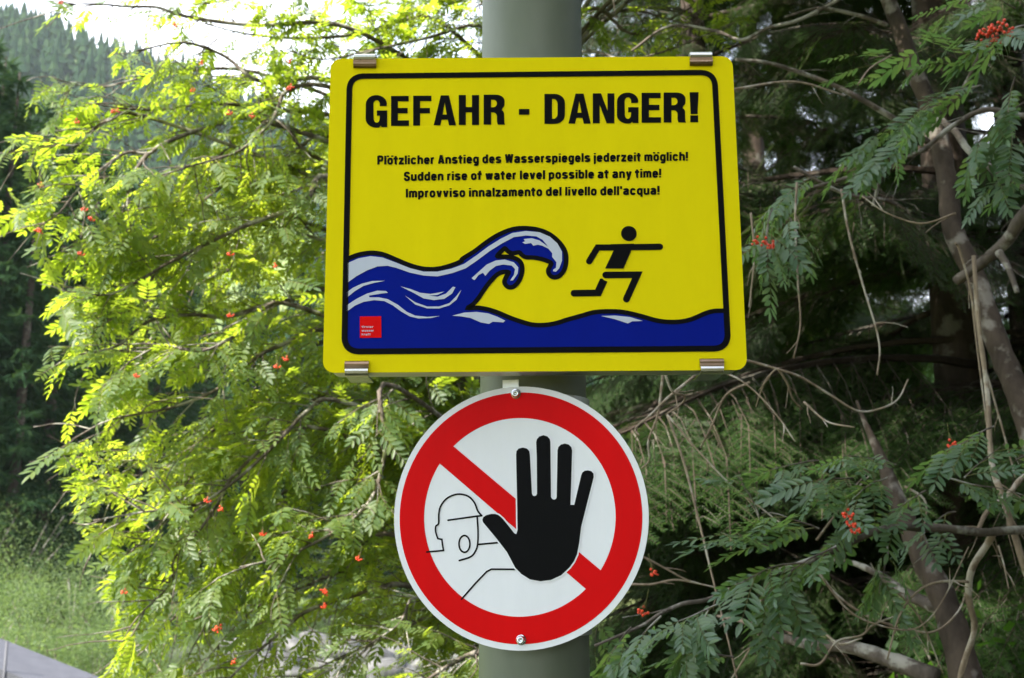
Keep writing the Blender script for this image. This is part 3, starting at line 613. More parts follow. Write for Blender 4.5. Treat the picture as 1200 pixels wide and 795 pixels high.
# limbs followed from the photograph, from the trunk side outwards: (points px, depth at start, depth at tip, thickness px)
LIMBS = [
 ([(385, 135), (326, 130), (250, 121), (200, 128), (150, 128), (100, 120)], 4.9, 4.0, 5),
 ([(385, 94), (326, 97), (294, 91), (263, 66), (215, 50), (160, 60)], 4.7, 3.9, 6),
 ([(385, 102), (338, 106), (326, 126), (316, 145), (282, 176), (240, 190), (190, 205)], 4.5, 3.8, 5),
 ([(385, 192), (351, 171), (335, 148), (300, 130), (262, 112)], 4.6, 4.3, 5),
 ([(385, 207), (363, 230), (339, 246), (280, 268), (200, 307), (170, 325), (130, 345), (88, 343)], 4.4, 3.7, 6),
 ([(385, 160), (351, 173), (326, 189), (269, 214), (241, 233), (200, 262), (150, 285), (110, 300)], 4.8, 4.1, 4),
 ([(385, 372), (339, 357), (313, 358), (280, 390), (236, 412), (190, 405), (150, 425)], 4.2, 3.6, 5),
 ([(385, 387), (339, 401), (298, 420), (255, 456), (200, 478), (130, 492), (85, 515)], 4.3, 3.7, 5),
 ([(385, 340), (339, 352), (300, 362), (262, 372), (225, 369), (175, 376), (139, 405), (95, 415)], 4.8, 4.0, 6),
 ([(393, 469), (360, 482), (328, 515), (280, 560), (230, 592), (170, 600), (110, 610)], 4.1, 3.5, 5),
 ([(400, 461), (362, 471), (320, 467), (270, 490), (215, 530), (150, 540), (85, 535)], 4.6, 4.0, 4),
 ([(450, 450), (452, 520), (440, 575), (419, 603), (391, 624), (340, 650), (280, 665)], 4.0, 3.6, 5),
 ([(465, 627), (416, 632), (388, 627), (340, 610), (280, 622), (230, 650), (180, 660)], 4.4, 3.8, 5),
 ([(475, 686), (433, 693), (364, 714), (329, 741), (281, 783), (240, 830)], 4.2, 3.8, 6),
 ([(488, 700), (468, 731), (426, 759), (380, 790)], 4.0, 3.8, 3),
 ([(570, 762), (545, 770), (520, 784), (480, 810)], 3.9, 3.6, 8),
 ([(300, 140), (250, 148), (220, 157), (189, 170), (173, 181), (148, 179), (116, 201), (91, 223), (69, 250), (48, 264)], 4.4, 3.6, 5),
 ([(173, 181), (157, 204), (148, 233), (140, 262)], 4.0, 3.9, 4),
 ([(175, 138), (130, 141), (110, 151), (91, 170), (63, 170), (20, 178)], 4.2, 3.7, 4),
 ([(300, 85), (220, 83), (176, 88), (148, 96), (110, 102), (60, 92)], 4.7, 4.0, 4),
 ([(400, 30), (300, 30), (220, 20), (185, 9), (151, 8), (116, 5), (80, 5)], 4.5, 3.7, 5),
 ([(500, 20), (420, 40), (350, 45), (290, 40), (240, 28)], 4.9, 4.4, 5),
 ([(560, 30), (500, 45), (440, 58), (380, 70), (340, 60)], 4.8, 4.5, 4),
 ([(560, -20), (470, -30), (380, -20), (300, -5), (240, 5)], 5.0, 4.4, 5),
 ([(300, 262), (220, 268), (157, 285), (128, 277), (80, 290)], 4.5, 3.9, 4),
 ([(280, 240), (220, 296), (182, 321), (168, 354), (120, 380)], 4.6, 4.1, 4),
 ([(360, 500), (280, 551), (256, 589), (235, 620), (204, 655), (201, 683), (160, 725), (140, 760)], 4.0, 3.5, 4),
 ([(380, 400), (300, 470), (240, 510), (180, 560), (120, 575)], 5.0, 4.4, 4),
 ([(420, 480), (340, 570), (280, 620), (230, 690), (190, 740), (150, 780)], 4.9, 4.1, 4),
 ([(460, 520), (400, 560), (330, 600), (260, 700), (220, 770)], 4.6, 4.0, 4),
 ([(500, 640), (430, 660), (350, 690), (290, 720), (220, 800)], 4.9, 4.3, 4),
 ([(540, 700), (470, 740), (400, 770), (340, 800)], 4.4, 4.1, 4),
 ([(450, 440), (380, 440), (310, 500), (240, 540), (190, 610), (150, 650)], 5.0, 4.2, 4),
 ([(450, 300), (330, 300), (260, 320), (200, 360), (150, 450)], 5.3, 4.6, 5),
 ([(450, 200), (340, 220), (270, 300), (200, 330), (120, 330)], 5.4, 4.7, 5),
 ([(570, 470), (500, 480), (420, 520), (350, 540), (290, 600)], 5.2, 4.8, 5),
 ([(560, 600), (480, 600), (410, 650), (350, 700), (300, 760)], 5.3, 4.8, 4),
 ([(700, 10), (740, 40), (790, 20), (840, -10)], 5.0, 5.2, 5),
 ([(690, 60), (730, 70), (780, 60), (830, 40)], 4.9, 4.8, 4),
]
leaves = []
def leaf_dir(tw, side, droop=.35):
    s = nrm(np.cross(tw, [0, 0, 1])); d = nrm(tw) * random.uniform(.5, 1.0) + s * side * random.uniform(.5, 1.0) + np.array([0, random.uniform(-.3, .3), -random.uniform(0, droop)]); return nrm(d)
def add_twig(mb, p, d, L, r0, out, leafed=.3, gap=.033, droop=.25, sc_=(.85, 1.15)):
    n = 7; P = [np.array(p, float)]; d = nrm(d)
    for i in range(n):
        d = nrm(d + np.array([random.gauss(0, .12), random.gauss(0, .12), random.gauss(0, .1) - droop * .12])); P.append(P[-1] + d * L / n)
    P = np.array(P); v, f = tube(P, np.linspace(r0, r0 * .35, n + 1), 4, False); mb.add(v, f)
    t = leafed; side = 1
    while t <= 1.0:
        x = t * n; i = min(int(x), n - 1); q = P[i] + (P[i + 1] - P[i]) * (x - i); tw = P[i + 1] - P[i]
        ld = leaf_dir(tw, side) if t < .97 else nrm(tw); side = -side
        up = nrm(np.array([random.gauss(0, .45), random.gauss(0, .45) - .15, 1]))
        out.append((q, ld, up, random.uniform(*sc_), random.randrange(5))); t += gap / L * random.uniform(.7, 1.3)
    return P
random.seed(21)
for li, (pts, ya, yb, wpx) in enumerate(LIMBS):
    ya, yb = 4.2 + (ya - 4.2) * .75, 4.0 + (yb - 4.0) * .75
    n = len(pts); Ys = np.linspace(ya, yb, n) + np.array([random.uniform(-.08, .08) for _ in range(n)])
    P = [at(px, py, y) for (px, py), y in zip(pts, Ys)]
    if li != 17:
        z0 = P[0][2] - .25 * abs(P[0][0] - TX) - .1; tr = trunk_at(z0); P = [tr, tr * .45 + P[0] * .55 + [0, 0, .03]] + P
    P = spline(P, 4); r0 = wpx * ya / FP / 2; m = len(P)
    mb = MB(); v, f = tube(P, np.linspace(r0 * 1.5, r0 * .3, m), 7); mb.add(v, f)
    acc = .1; Lt = np.linalg.norm(np.diff(P, axis=0), axis=1).sum(); s = 0
    for i in range(m - 1):
        seg = P[i + 1] - P[i]; sl = np.linalg.norm(seg); s += sl; acc += sl; fr = s / Lt
        if fr < .16: continue
        while acc > .052:
            acc -= .052
            a = random.uniform(.5, 1.2) * random.choice((-1, 1)); side = np.cross(nrm(seg), [0, 1, 0])
            d = nrm(seg) * math.cos(a) + side * math.sin(a) + np.array([-.25, random.gauss(0, .5), 0])
            add_twig(mb, P[i], d, random.uniform(.14, .36) * (1.1 - .35 * fr), .0028, leaves, droop=.35, sc_=(.5, .92))
    add_twig(mb, P[-2], P[-1] - P[-3], .2, .003, leaves, .1, sc_=(.6, .95))
    # a few bare side twigs
    for _ in range(3):
        i = random.randrange(m // 3, m - 1); d = nrm(P[min(i + 1, m - 1)] - P[i - 1] + np.array([random.gauss(0, .3), random.gauss(0, .3), random.gauss(0, .3)]) * .3)
        add_twig(mb, P[i], d, random.uniform(.15, .4), .003, [], 2)
    mb.build('branch', M_rbark, rowan, True, rowan.location)
keep = []
up1 = []
OUTL = [(-60, 120), (0, 78), (30, 55), (60, 90), (80, 105), (110, 45), (130, 28), (160, 8), (182, 0), (197, 60), (215, 42), (235, 30), (265, 15), (282, 48), (300, 70), (330, 82), (350, 62), (380, 75), (400, 90), (420, 50), (440, 42),
        (457, 95), (480, 120), (500, 98), (520, 66), (540, 55), (552, 95), (575, 90), (590, 110), (610, 85), (627, 122), (650, 105), (670, 150), (690, 140), (710, 150), (740, 122), (770, 130), (900, 130)]
def pix(p):
    q = p - np.array([0, 0, CZ]); d = q[1] * cp + q[2] * sp; return 600 + FP * q[0] / d, 397.5 - FP * (q[2] * cp - q[1] * sp) / d
def upper_crown(tree, start, ctr, rad, nl, nt, out, seed):
    """boughs above the picture's upper edge, as the rest of the crown"""
    rr_ = random.Random(seed); st = random.getstate(); random.seed(seed)
    for k in range(nl):
        e = np.array(ctr) + np.array([rr_.uniform(-1, 1), rr_.uniform(-1, 1), rr_.uniform(-1, 1)]) * rad; mid = start * .5 + e * .5 + np.array([0, 0, .25])
        P = spline([start, mid, e], 7); m = len(P); mb = MB(); v, f = tube(P, np.linspace(.014, .003, m), 6); mb.add(v, f)
        for _ in range(nt):
            i = rr_.randrange(m // 3, m - 1); d = nrm(P[i + 1] - P[i]) * .6 + np.array([rr_.gauss(0, .6), rr_.gauss(0, .6), rr_.gauss(0, .35)])
            add_twig(mb, P[i], d, rr_.uniform(.18, .42), .003, out, droop=.5)
        mb.build('branch', M_rbark, tree, True, tree.location)
    random.setstate(st)
def above_frame(L, extra=.12):
    return [l for l in L if pix(l[0])[1] < -60 or l[0][1] < .5]
upper_crown(rowan, trunk_at(3.9), (.6, 4.6, 4.9), np.array([.95, .8, .6]), 24, 9, up1, 31)
rk = random.Random(3)
for l in leaves:                    # the crown ends where it does in the photograph, and is thin at its top
    u, v = pix(l[0] + l[1] * .12); e = np.interp(v, [a for a, _ in OUTL], [b for _, b in OUTL])
    if u < e - 20: continue
    k = .96
    if v < 75 and u < 240: k = .3
    elif v < 190 and u < 400: k = .5
    elif v > 640 and u > 300: k = .85
    if u > 650: k = .5
    if v > 738 and 205 < u < 560: k = .45
    if rk.random() < k: keep.append(l)
place_leaves(rowan, keep + above_frame(up1))
for i, (px, py, Y, k) in enumerate([(135, 131, 3.6, 1), (90, 143, 3.7, 0), (72, 3, 3.6, 0), (237, 74, 3.8, 0), (340, 72, 3.9, 0), (340, 103, 3.7, 1), (226, 106, 4.0, 0), (269, 133, 3.7, 0), (296, 136, 3.9, 0),
        (45, 271, 3.5, 1), (99, 246, 3.6, 0), (107, 257, 3.6, 0), (95, 298, 3.6, 0), (48, 217, 3.9, 0), (160, 441, 3.6, 0), (335, 421, 3.6, 0), (325, 430, 3.6, 0), (366, 628, 3.4, 0), (380, 694, 3.4, 1), (380, 711, 3.4, 0),
        (255, 737, 3.3, 1), (243, 587, 3.4, 0), (258, 597, 3.5, 0), (146, 694, 3.6, 0), (270, 298, 3.6, 0), (322, 312, 3.7, 0), (270, 370, 3.6, 0), (308, 626, 3.6, 0), (275, 776, 3.5, 0), (420, 655, 3.6, 0), (205, 30, 3.9, 0)]):
    berries(rowan, at(px, py, Y), k, .62)
print('left leaves', len(keep))

# ================================================================== ROWAN ON THE RIGHT (leaning mottled trunks)
RX, RY = 1.42, 3.35
rowan2 = empty('rowan_tree', (RX, RY, float(terr(RX, RY)))); tag(rowan2, 'shaded rowan with leaning mottled grey trunks, drooping bare twigs and grey-green leaves on the right', 'tree')
def limb(tree, name, pts, ya, yb, w0, w1, m, extra=None, sides=10, rough=0, start=None, label=None):
    n = len(pts); P = [at(px, py, y) for (px, py), y in zip(pts, np.linspace(ya, yb, n))]
    if start is not None: P = [start] + P
    P = spline(P, 6); k = len(P); rad = np.linspace(w0 * ya / FP / 2, w1 * yb / FP / 2, k)
    rad = rad * (1 + rough * np.array([math.sin(i * 1.7) * .5 + random.uniform(-.5, .5) for i in range(k)]))
    mb = MB(); v, f = tube(P, rad, sides); mb.add(v, f)
    if extra: extra(mb, P)
    o = mb.build(name, m, tree, True, tree.location)
    if label: tag(o, label)
    return P
g0 = np.array([RX, RY, float(terr(RX, RY)) - .1])
tB = limb(rowan2, 'trunk', [(1150, 900), (1132, 795), (1108, 708), (1082, 656), (1061, 608), (1044, 568), (1036, 545), (1026, 522), (1014, 496), (1004, 470)], 3.4, 4.0, 44, 3, M_rtrunk, rough=.08, sides=16, start=g0, label='mottled lower trunk leaning to the left')
tA = limb(rowan2, 'trunk', [(1240, 640), (1215, 530), (1194, 463), (1177, 423), (1159, 376), (1141, 321), (1117, 270), (1111, 220), (1103, 176), (1091, 130), (1068, 74), (1056, 38), (1041, 0), (1020, -60)], 3.5, 4.1, 32, 18, M_rtrunk, rough=.06, sides=16, start=g0 + [.25, .1, 0], label='upright grey trunk')
def deco(nt_=4, L=.15):
    def f(mb, P):
        for _ in range(nt_):
            i = random.randrange(1, len(P) - 1); d = nrm(P[i + 1] - P[i - 1]) + np.array([random.gauss(0, .6), random.gauss(0, .3), random.gauss(0, .5)])
            add_twig(mb, P[i], d, random.uniform(.5, 1.3) * L, .0018, [], 2)
    return f
BR = [  # points, depth a, depth b, width a, width b, dead?
 ([(1098, 795), (1042, 773), (994, 758), (953, 756), (905, 744), (870, 728), (840, 722)], 3.7, 4.3, 22, 3, 0),
 ([(1098, 712), (1060, 695), (1034, 676), (1000, 660), (965, 655)], 3.55, 3.9, 16, 3, 0),
 ([(1240, 620), (1180, 622), (1150, 624), (1105, 619), (1060, 618), (1028, 622), (979, 645), (938, 661), (888, 678), (832, 702), (800, 708), (773, 720), (751, 734), (697, 757)], 2.7, 2.5, 11, 3, 0),
 ([(1166, 621), (1157, 638), (1139, 667), (1135, 700), (1142, 737), (1128, 782), (1120, 830)], 2.75, 2.9, 9, 6, 1),
 ([(1240, 540), (1200, 559), (1183, 578), (1157, 600), (1146, 622)], 2.8, 2.75, 7, 5, 1),
 ([(862, 70), (900, 74), (940, 86), (987, 105), (1041, 135), (1088, 167)], 3.7, 3.8, 4, 8, 0),
 ([(1240, 140), (1192, 135), (1154, 129), (1116, 148), (1081, 176), (1044, 193), (1031, 214), (1023, 242)], 2.9, 3.1, 8, 4, 0),
 ([(1044, 200), (1003, 206), (965, 217), (938, 222)], 3.1, 3.2, 6, 4, 0),
 ([(930, 196), (987, 226), (1034, 234), (1050, 240)], 3.4, 3.5, 4, 5, 0),
 ([(1100, 140), (1119, 154), (1141, 182), (1200, 220), (1240, 240)], 3.6, 3.4, 9, 7, 0),
 ([(1240, 215), (1200, 252), (1181, 281), (1152, 307), (1120, 330)], 3.2, 3.5, 18, 12, 0),
 ([(1170, 295), (1182, 315), (1192, 343)], 3.25, 3.2, 9, 6, 0),
 ([(1000, -10), (940, 22), (900, 33), (869, 47), (837, 36), (784, 31), (740, 60)], 3.8, 4.0, 5, 3, 0),
 ([(1040, 30), (1005, 18), (960, 10), (920, 20)], 3.9, 3.9, 6, 3, 0),
 ([(1106, 125), (1126, 108), (1150, 60), (1164, 30)], 3.7, 3.4, 6, 3, 0),
 ([(1141, 300), (1147, 380), (1157, 460), (1160, 520), (1165, 556), (1176, 585), (1205, 680)], 2.9, 2.8, 5, 8, 1),
]
TW = [
 [(860, 421), (876, 423), (915, 434), (940, 443), (973, 463), (1006, 482), (1035, 478), (1053, 467), (1064, 445)],
 [(847, 436), (868, 446), (890, 464), (912, 489), (932, 518)], [(910, 432), (898, 445), (890, 464), (886, 477)],
 [(912, 432), (923, 450), (929, 467), (940, 480)], [(942, 471), (969, 494), (1001, 501)],
 [(782, 486), (815, 525), (857, 569), (890, 594), (932, 627)], [(782, 486), (802, 544), (822, 622), (830, 656), (842, 705), (852, 745), (866, 805)],
 [(780, 440), (788, 459), (802, 464), (799, 473), (780, 486)], [(777, 440), (771, 486), (760, 517), (761, 539), (752, 549)],
 [(815, 440), (782, 467), (763, 486), (745, 502), (749, 511)], [(879, 448), (851, 463), (835, 497), (821, 525)],
 [(739, 685), (763, 685), (788, 680), (808, 682), (849, 691)], [(748, 650), (768, 660), (788, 671), (808, 681), (849, 691)],
 [(900, 683), (891, 710), (890, 740), (855, 800)],
 [(957, 663), (976, 693), (1016, 722), (1068, 739), (1098, 739), (1124, 715), (1135, 682)], [(957, 669), (994, 715), (1031, 733), (1072, 737), (1102, 708), (1135, 641)],
 [(1135, 682), (1102, 682), (1076, 693), (1054, 722), (1040, 773)], [(938, 778), (961, 778), (981, 752), (1009, 745), (1024, 732), (1050, 722)],
 [(957, 633), (987, 593), (1020, 556)], [(1039, 682), (1076, 722), (1105, 789)],
 [(1120, 285), (1124, 292), (1137, 339), (1144, 398), (1159, 518)], [(1141, 300), (1146, 398), (1160, 450), (1179, 518), (1190, 560)],
 [(967, 743), (985, 755), (1010, 748)], [(1060, 570), (1085, 590), (1078, 640)], [(860, 105), (930, 96), (990, 112)],
 [(1170, 640), (1176, 660), (1182, 690)], [(1045, 65), (1020, 80), (1005, 100)], [(934, 214), (932, 260), (935, 330), (938, 380), (930, 420)],
 [(986, 222), (994, 270), (1010, 330), (1030, 400), (1028, 440)], [(1120, 250), (1080, 262), (1040, 250), (1010, 230)], [(880, 250), (884, 300), (878, 360)],
]
random.seed(5)
for a in BR: limb(rowan2, 'branch', a[0], a[1], a[2], a[3], a[4], M_dead if a[5] else M_rbark, deco(4), rough=.08)
for i, a in enumerate(TW):
    Y = random.uniform(2.5, 3.1); wd = random.uniform(2.4, 3.8); limb(rowan2, 'twig', a, Y, Y + random.uniform(-.15, .15), wd, wd * .6, M_dead, deco(2, .07), 5, .05)
# leaf sprays, each leaf set from (tip px, base px); depth
lv = []
def spray(cx, cy, ang, Lpx, n, Y, spread=70, gap=.03):
    cx, cy = cx, cy
    """a leafy shoot starting at (cx,cy) towards ang (deg, picture plane, 0 = right, 90 = up)"""
    mb = MB(); p = at(cx, cy, Y); s = Y / FP; d = np.array([math.cos(R(ang)), random.uniform(-.4, .1), math.sin(R(ang))])
    L = Lpx * s; out = []; add_twig(mb, p, d, L, .0022, out, .05, max(L / n, .01) * .8,   .3, (.55, .8)); lv.extend(out)
    mb.build('twig', M_rbark, rowan2, True, rowan2.location)
for a in [(1200, 30, 190, 90, 8, 2.4), (1150, 100, 200, 90, 7, 2.6), (1190, 90, 250, 90, 7, 2.5), (1130, 75, 160, 60, 5, 2.5), (1100, 120, 215, 110, 9, 2.8), (1080, 135, 200, 90, 8, 3.0), (1200, 120, 220, 110, 7, 2.5), (1170, 150, 230, 70, 5, 2.7),
          (1040, 90, 150, 60, 4, 3.1), (905, 245, 250, 70, 5, 2.7), (900, 262, 265, 60, 4, 2.7), (925, 255, 290, 40, 3, 2.7), (960, 205, 215, 60, 4, 2.9),
          (1050, 545, 160, 80, 6, 2.6), (1040, 560, 200, 70, 6, 2.6), (1000, 560, 190, 70, 5, 2.7), (1130, 560, 40, 60, 4, 2.6), (1110, 560, 350, 90, 6, 2.6), (1085, 575, 200, 60, 5, 2.7), (1120, 600, 190, 70, 5, 2.8),
          (980, 640, 200, 110, 8, 2.4), (940, 660, 180, 90, 7, 2.4), (960, 620, 150, 70, 6, 2.5), (930, 665, 230, 60, 5, 2.4), (900, 640, 170, 80, 6, 2.5), (850, 705, 200, 70, 5, 2.4), (830, 715, 240, 60, 4, 2.4), (1010, 590, 240, 80, 5, 2.6),
          (1165, 500, 195, 75, 5, 2.5), (1040, 640, 260, 60, 4, 2.7), (1020, 660, 300, 50, 4, 2.7), (775, 722, 200, 60, 4, 2.4), (740, 735, 220, 60, 5, 2.5), (890, 610, 100, 60, 4, 2.7), (960, 540, 170, 60, 4, 2.8), (1190, 540, 20, 60, 4, 2.6),
          (860, 770, 180, 60, 4, 2.6), (700, 700, 260, 60, 4, 3.0), (1210, 200, 200, 70, 5, 2.7), (1190, 10, 160, 70, 5, 2.6), (1130, 20, 180, 60, 5, 2.9)]:
    spray(*a)
up2 = []; upper_crown(rowan2, tA[-1] + [0, 0, 0], (.95, 3.5, 4.35), np.array([1.0, .9, .35]), 18, 10, up2, 32)
place_leaves(rowan2, lv + above_frame(up2), lm=M_leaf2); print('right leaves', len(lv))
berries(rowan2, at(1172, 37, 2.35), 2, .85); berries(rowan2, at(1156, 43, 2.38), 2, .75)
for px, py, Y, k in ((887, 283, 2.5, 0), (905, 288, 2.5, 0), (897, 284, 2.55, 0), (994, 603, 2.4, 0), (997, 614, 2.4, 0), (1002, 622, 2.4, 0), (1115, 521, 2.5, 0), (753, 717, 2.4, 0), (765, 672, 2.8, 0)): berries(rowan2, at(px, py, Y), k, .72)

# ================================================================== FIR TREES (near, right)
def fir_spray(L, seed):
    """flat drooping spray of needles in the XY plane along +X -> V, T, M"""
    r = random.Random(seed); V = []; T = []; M = []
    def tw(a, b, r0):
        v, f = tube([a, (np.array(a) + b) / 2 + [0, 0, .01 * L], b], [r0, r0 * .8, r0 * .5], 3, False); o = len(V); V.extend(v)
        for q in f: T.extend([(o + q[0], o + q[1], o + q[2]), (o + q[0], o + q[2], o + q[3])]); M.extend([1, 1])
    def needles(a, b, gap=.0085):
        a = np.array(a, float); b = np.array(b, float); d = nrm(b - a); l = np.linalg.norm(b - a); s = nrm(np.cross([0, 0, 1], d)); t = .004
        while t < l:
            p = a + d * t
            for sg in (-1, 1):
                nl = r.uniform(.013, .019); q = nrm(d * r.uniform(.5, .9) + s * sg + np.array([0, 0, r.uniform(-.25, .45)])); wv = np.cross(q, [0, 0, 1]) * .0016; o = len(V)
                V.extend([p - wv, p + wv, p + q * nl * .6 + wv * .8, p + q * nl * .6 - wv * .8, p + q * nl]); T.extend([(o, o + 1, o + 2), (o, o + 2, o + 3), (o + 3, o + 2, o + 4)]); M.extend([0, 0, 0])
            t += gap
        return
    tip = np.array([L, r.uniform(-.03, .03), -.18 * L]); tw((0, 0, 0), tip, .002); needles((L * .1, 0, -.01 * L), tip)
    n = max(4, int(L / .038))
    for i in range(n):
        t = .12 + .82 * i / n; l = L * .42 * (1 - t) ** .7 * r.uniform(.75, 1.15) + .02; p = np.array([L * t, 0, -.18 * L * t])
        for sg in (-1, 1):
            a = R(r.uniform(38, 58)); e = p + l * np.array([math.cos(a), sg * math.sin(a), r.uniform(-.25, .02)]); tw(p, e, .001); needles(p, e)
    return np.array(V), np.array(T), np.array(M)
SP = [fir_spray(.3, 1), fir_spray(.24, 2), fir_spray(.2, 3)]
def fir_branch(seed, L=1.9):
    r = random.Random(seed); Vs = []; Ts = []; Ms = []; b = 0
    n = 9; P = np.array([[L * t, .06 * math.sin(t * 5 + seed) * L, L * (.10 * t - .42 * t * t + .12 * t ** 4)] for t in np.linspace(0, 1, n)])
    v, f = tube(P, np.linspace(.018, .003, n), 5, False); f = [t for q in f for t in ((q[0], q[1], q[2]), (q[0], q[2], q[3]))]
    Vs.append(v); Ts.append(np.array(f)); Ms.append(np.ones(len(f), int)); b = len(v)
    def put(p, d, up, s):
        nonlocal b
        V, T, M = SP[r.randrange(3)]; F = frame(d, up) * s; Vs.append(V @ F.T + p); Ts.append(T + b); Ms.append(M); b += len(V)
    k = 21
    for i in range(k):
        t = .2 + .78 * i / k; x = t * (n - 1); j = min(int(x), n - 2); p = P[j] + (P[j + 1] - P[j]) * (x - j); d = nrm(P[j + 1] - P[j])
        for sg in (-1, 1):
            wl = .42 * L * (1 - t) ** .6 * r.uniform(.5, 1) + .05
            q = nrm(d * .75 + np.array([0, sg, -.15 - r.random() * .35])); e = p + q * wl
            v, f = tube([p, (p + e) / 2 + [0, 0, .02], e], [.0024, .0018, .001], 3, False); f = np.array([t_ for q_ in f for t_ in ((q_[0], q_[1], q_[2]), (q_[0], q_[2], q_[3]))])
            Vs.append(v); Ts.append(f + b); Ms.append(np.ones(len(f), int)); b += len(v)
            u = 0.03
            while u < 1:
                c = p + (e - p) * u; put(c, nrm(q + np.array([r.gauss(0, .35), r.gauss(0, .35), -.25 - r.random() * .5])), nrm([r.gauss(0, .25), r.gauss(0, .25), 1]), r.uniform(.7, 1.15)); u += .155 / wl * r.uniform(.8, 1.2)
            put(e, nrm(q + np.array([0, 0, -.5])), (0, 0, 1), 1)
    put(P[-1], nrm(P[-1] - P[-2]), (0, 0, 1), 1)
    return trimesh('branch', np.concatenate(Vs), np.concatenate(Ts), [M_needle, M_fbark], np.concatenate(Ms))
FB = [fir_branch(1), fir_branch(2), fir_branch(3, 1.7)]; print('fir branch tris', [len(m.polygons) for m in FB])
def fir(x, y, H, label, seed, z0=.5, Lmax=2.4, density=.30, gap=None, lean=(0, 0)):
    r = random.Random(seed); g = float(terr(x, y)); t = empty('fir_tree', (x, y, g)); tag(t, label, 'tree', 'fir trees behind and beside the post')
    P = np.array([[lean[0] * s * s, lean[1] * s * s, H * s - (.1 if s == 0 else 0)] for s in np.linspace(0, 1, 14)])
    mb = MB(); v, f = tube(P, np.linspace(.16 * H / 12, .02, 14), 10); mb.add(v, f); mb.build('trunk', M_fbark, t, True)
    z = z0; a = r.uniform(0, 6)
    while z < H - .3:
        s = z / H; Lb = Lmax * (1 - s) ** .75 * r.uniform(.75, 1.12) + .25; a += 2.4 + r.uniform(-.5, .5)
        if not (gap and gap(z, a % (2 * math.pi), r)):
            o = link('branch', FB[r.randrange(3)], t); k = Lb / 1.9
            o.location = (lean[0] * s * s, lean[1] * s * s, z); o.rotation_euler = (r.uniform(-.2, .2), r.uniform(-.12, .22) - .25 * s, a); o.scale = (k, k * r.uniform(.85, 1.1), k)
        z += density * r.uniform(.4, .9) * (.5 + .5 * (1 - s))
    return t
def thin(z, a, r): return r.random() < (0 if z < 2.9 else .4)
fir(2.5, 6.1, 13, 'large dark fir behind the leaning mottled trunks at right', 1, .3, 2.6, .14, thin)
fir(3.3, 6.9, 12, 'dark fir at the far right edge behind the rowan', 2, .3, 2.4, .19, thin)
fir(1.3, 7.4, 11, 'fir between the post and the big fir, nearest the post', 3, .5, 2.1, .15, thin)
fir(2.2, 9.6, 12, 'slim fir squeezed in between the big fir and the far right fir', 10, .4, 1.9, .2, thin)
fir(3.0, 11.5, 14, 'taller fir standing farther back behind the others at right', 4, 1, 2.4, .22, thin)
fir(4.4, 3.4, 11, 'fir with low branches just beyond the right edge', 5, .3, 2.4, .17)
fir(2.8, .4, 12, 'first fir to the right of the post, outside the picture', 6, .2, 1.7, .12)
fir(2.7, -1.7, 12, 'second fir to the right of the post, outside the picture', 7, .2, 1.9, .14)
fir(4.6, -3.8, 11, 'third fir to the right of the post, outside the picture', 8, .2, 2.4, .17)
fir(5.6, 13, 13, 'hindmost fir at the right edge', 9, 1, 2.6, .3, thin)

# ================================================================== UNDERGROWTH RIGHT
def leafy(name, x, y, h, rad, n, m, label, cat, group, leaf=.05, seed=0, ratio=.45, stems=5, base=None, lift=0):
    r = np.random.default_rng(seed); g = float(terr(x, y)) if base is None else base; t = empty(name, (x, y, g)); tag(t, label, cat, group)
    mb = MB(); tips = []
    for k in range(stems):
        a = r.uniform(0, 6.28); e = np.array([math.cos(a) * rad * r.uniform(.2, .8), math.sin(a) * rad * r.uniform(.2, .8), h * r.uniform(.6, .95)])
        P = spline([(0, 0, -.05), e * .4 + [0, 0, h * .12], e], 4); v, f = tube(P, np.linspace(.012 * h, .003 * h, len(P)), 5, False); mb.add(v, f); tips.append(P)
    mb.build('stem', M_rbark, t, True)
    # leaves gathered in clumps on an uneven crown
    nc = max(8, n // 60); c = r.normal(0, 1, (nc, 3)); c /= np.linalg.norm(c, axis=1)[:, None]; c *= r.uniform(.35, 1, nc)[:, None] ** .5
    c = c * [rad, rad, (h - lift) * .5] + [0, 0, lift + (h - lift) * .52]; idx = r.integers(0, nc, n); p = c[idx] + r.normal(0, 1, (n, 3)) * rad * .2
    p[:, 2] = np.maximum(p[:, 2], .02)
    d = r.normal(0, 1, (n, 3)) + [0, 0, .35]; d /= np.linalg.norm(d, axis=1)[:, None]; u = r.normal(0, 1, (n, 3)); s = np.cross(d, u); s /= np.linalg.norm(s, axis=1)[:, None] + 1e-9
    l = leaf * r.uniform(.6, 1.3, n)[:, None]; w_ = l * ratio * .5
    V = np.stack([p, p + d * l * .5 + s * w_, p + d * l, p + d * l * .5 - s * w_], 1).reshape(-1, 3); b = np.arange(n)[:, None] * 4
    T = np.concatenate([b + [0, 1, 2], b + [0, 2, 3]]); tag(link('foliage', trimesh('foliage', V, T, m), t), kind='stuff'); return t
q = at(1190, 700, 4.6); leafy('hazel_bush', q[0], q[1], 1.3, .5, 1500, M_broad, 'fresh green broad-leaved bush at the lower right edge', 'bush', None, .06, 1, .75)
q = at(860, 760, 5.2); leafy('undergrowth_bush', q[0], q[1], .75, .45, 2500, M_broad, 'low mossy green bush at the bottom, right of the round sign', 'bush', None, .03, 2, .6)
q = at(760, 780, 5.6); leafy('undergrowth_bush', q[0], q[1], .8, .4, 1800, M_broad, 'low green bush beside the post at the bottom edge', 'bush', None, .035, 3, .6)
q = at(960, 740, 5.4); leafy('undergrowth_bush', q[0], q[1], .8, .4, 1800, M_broad, 'dark low bush below the leaning trunk', 'bush', None, .03, 4, .6)

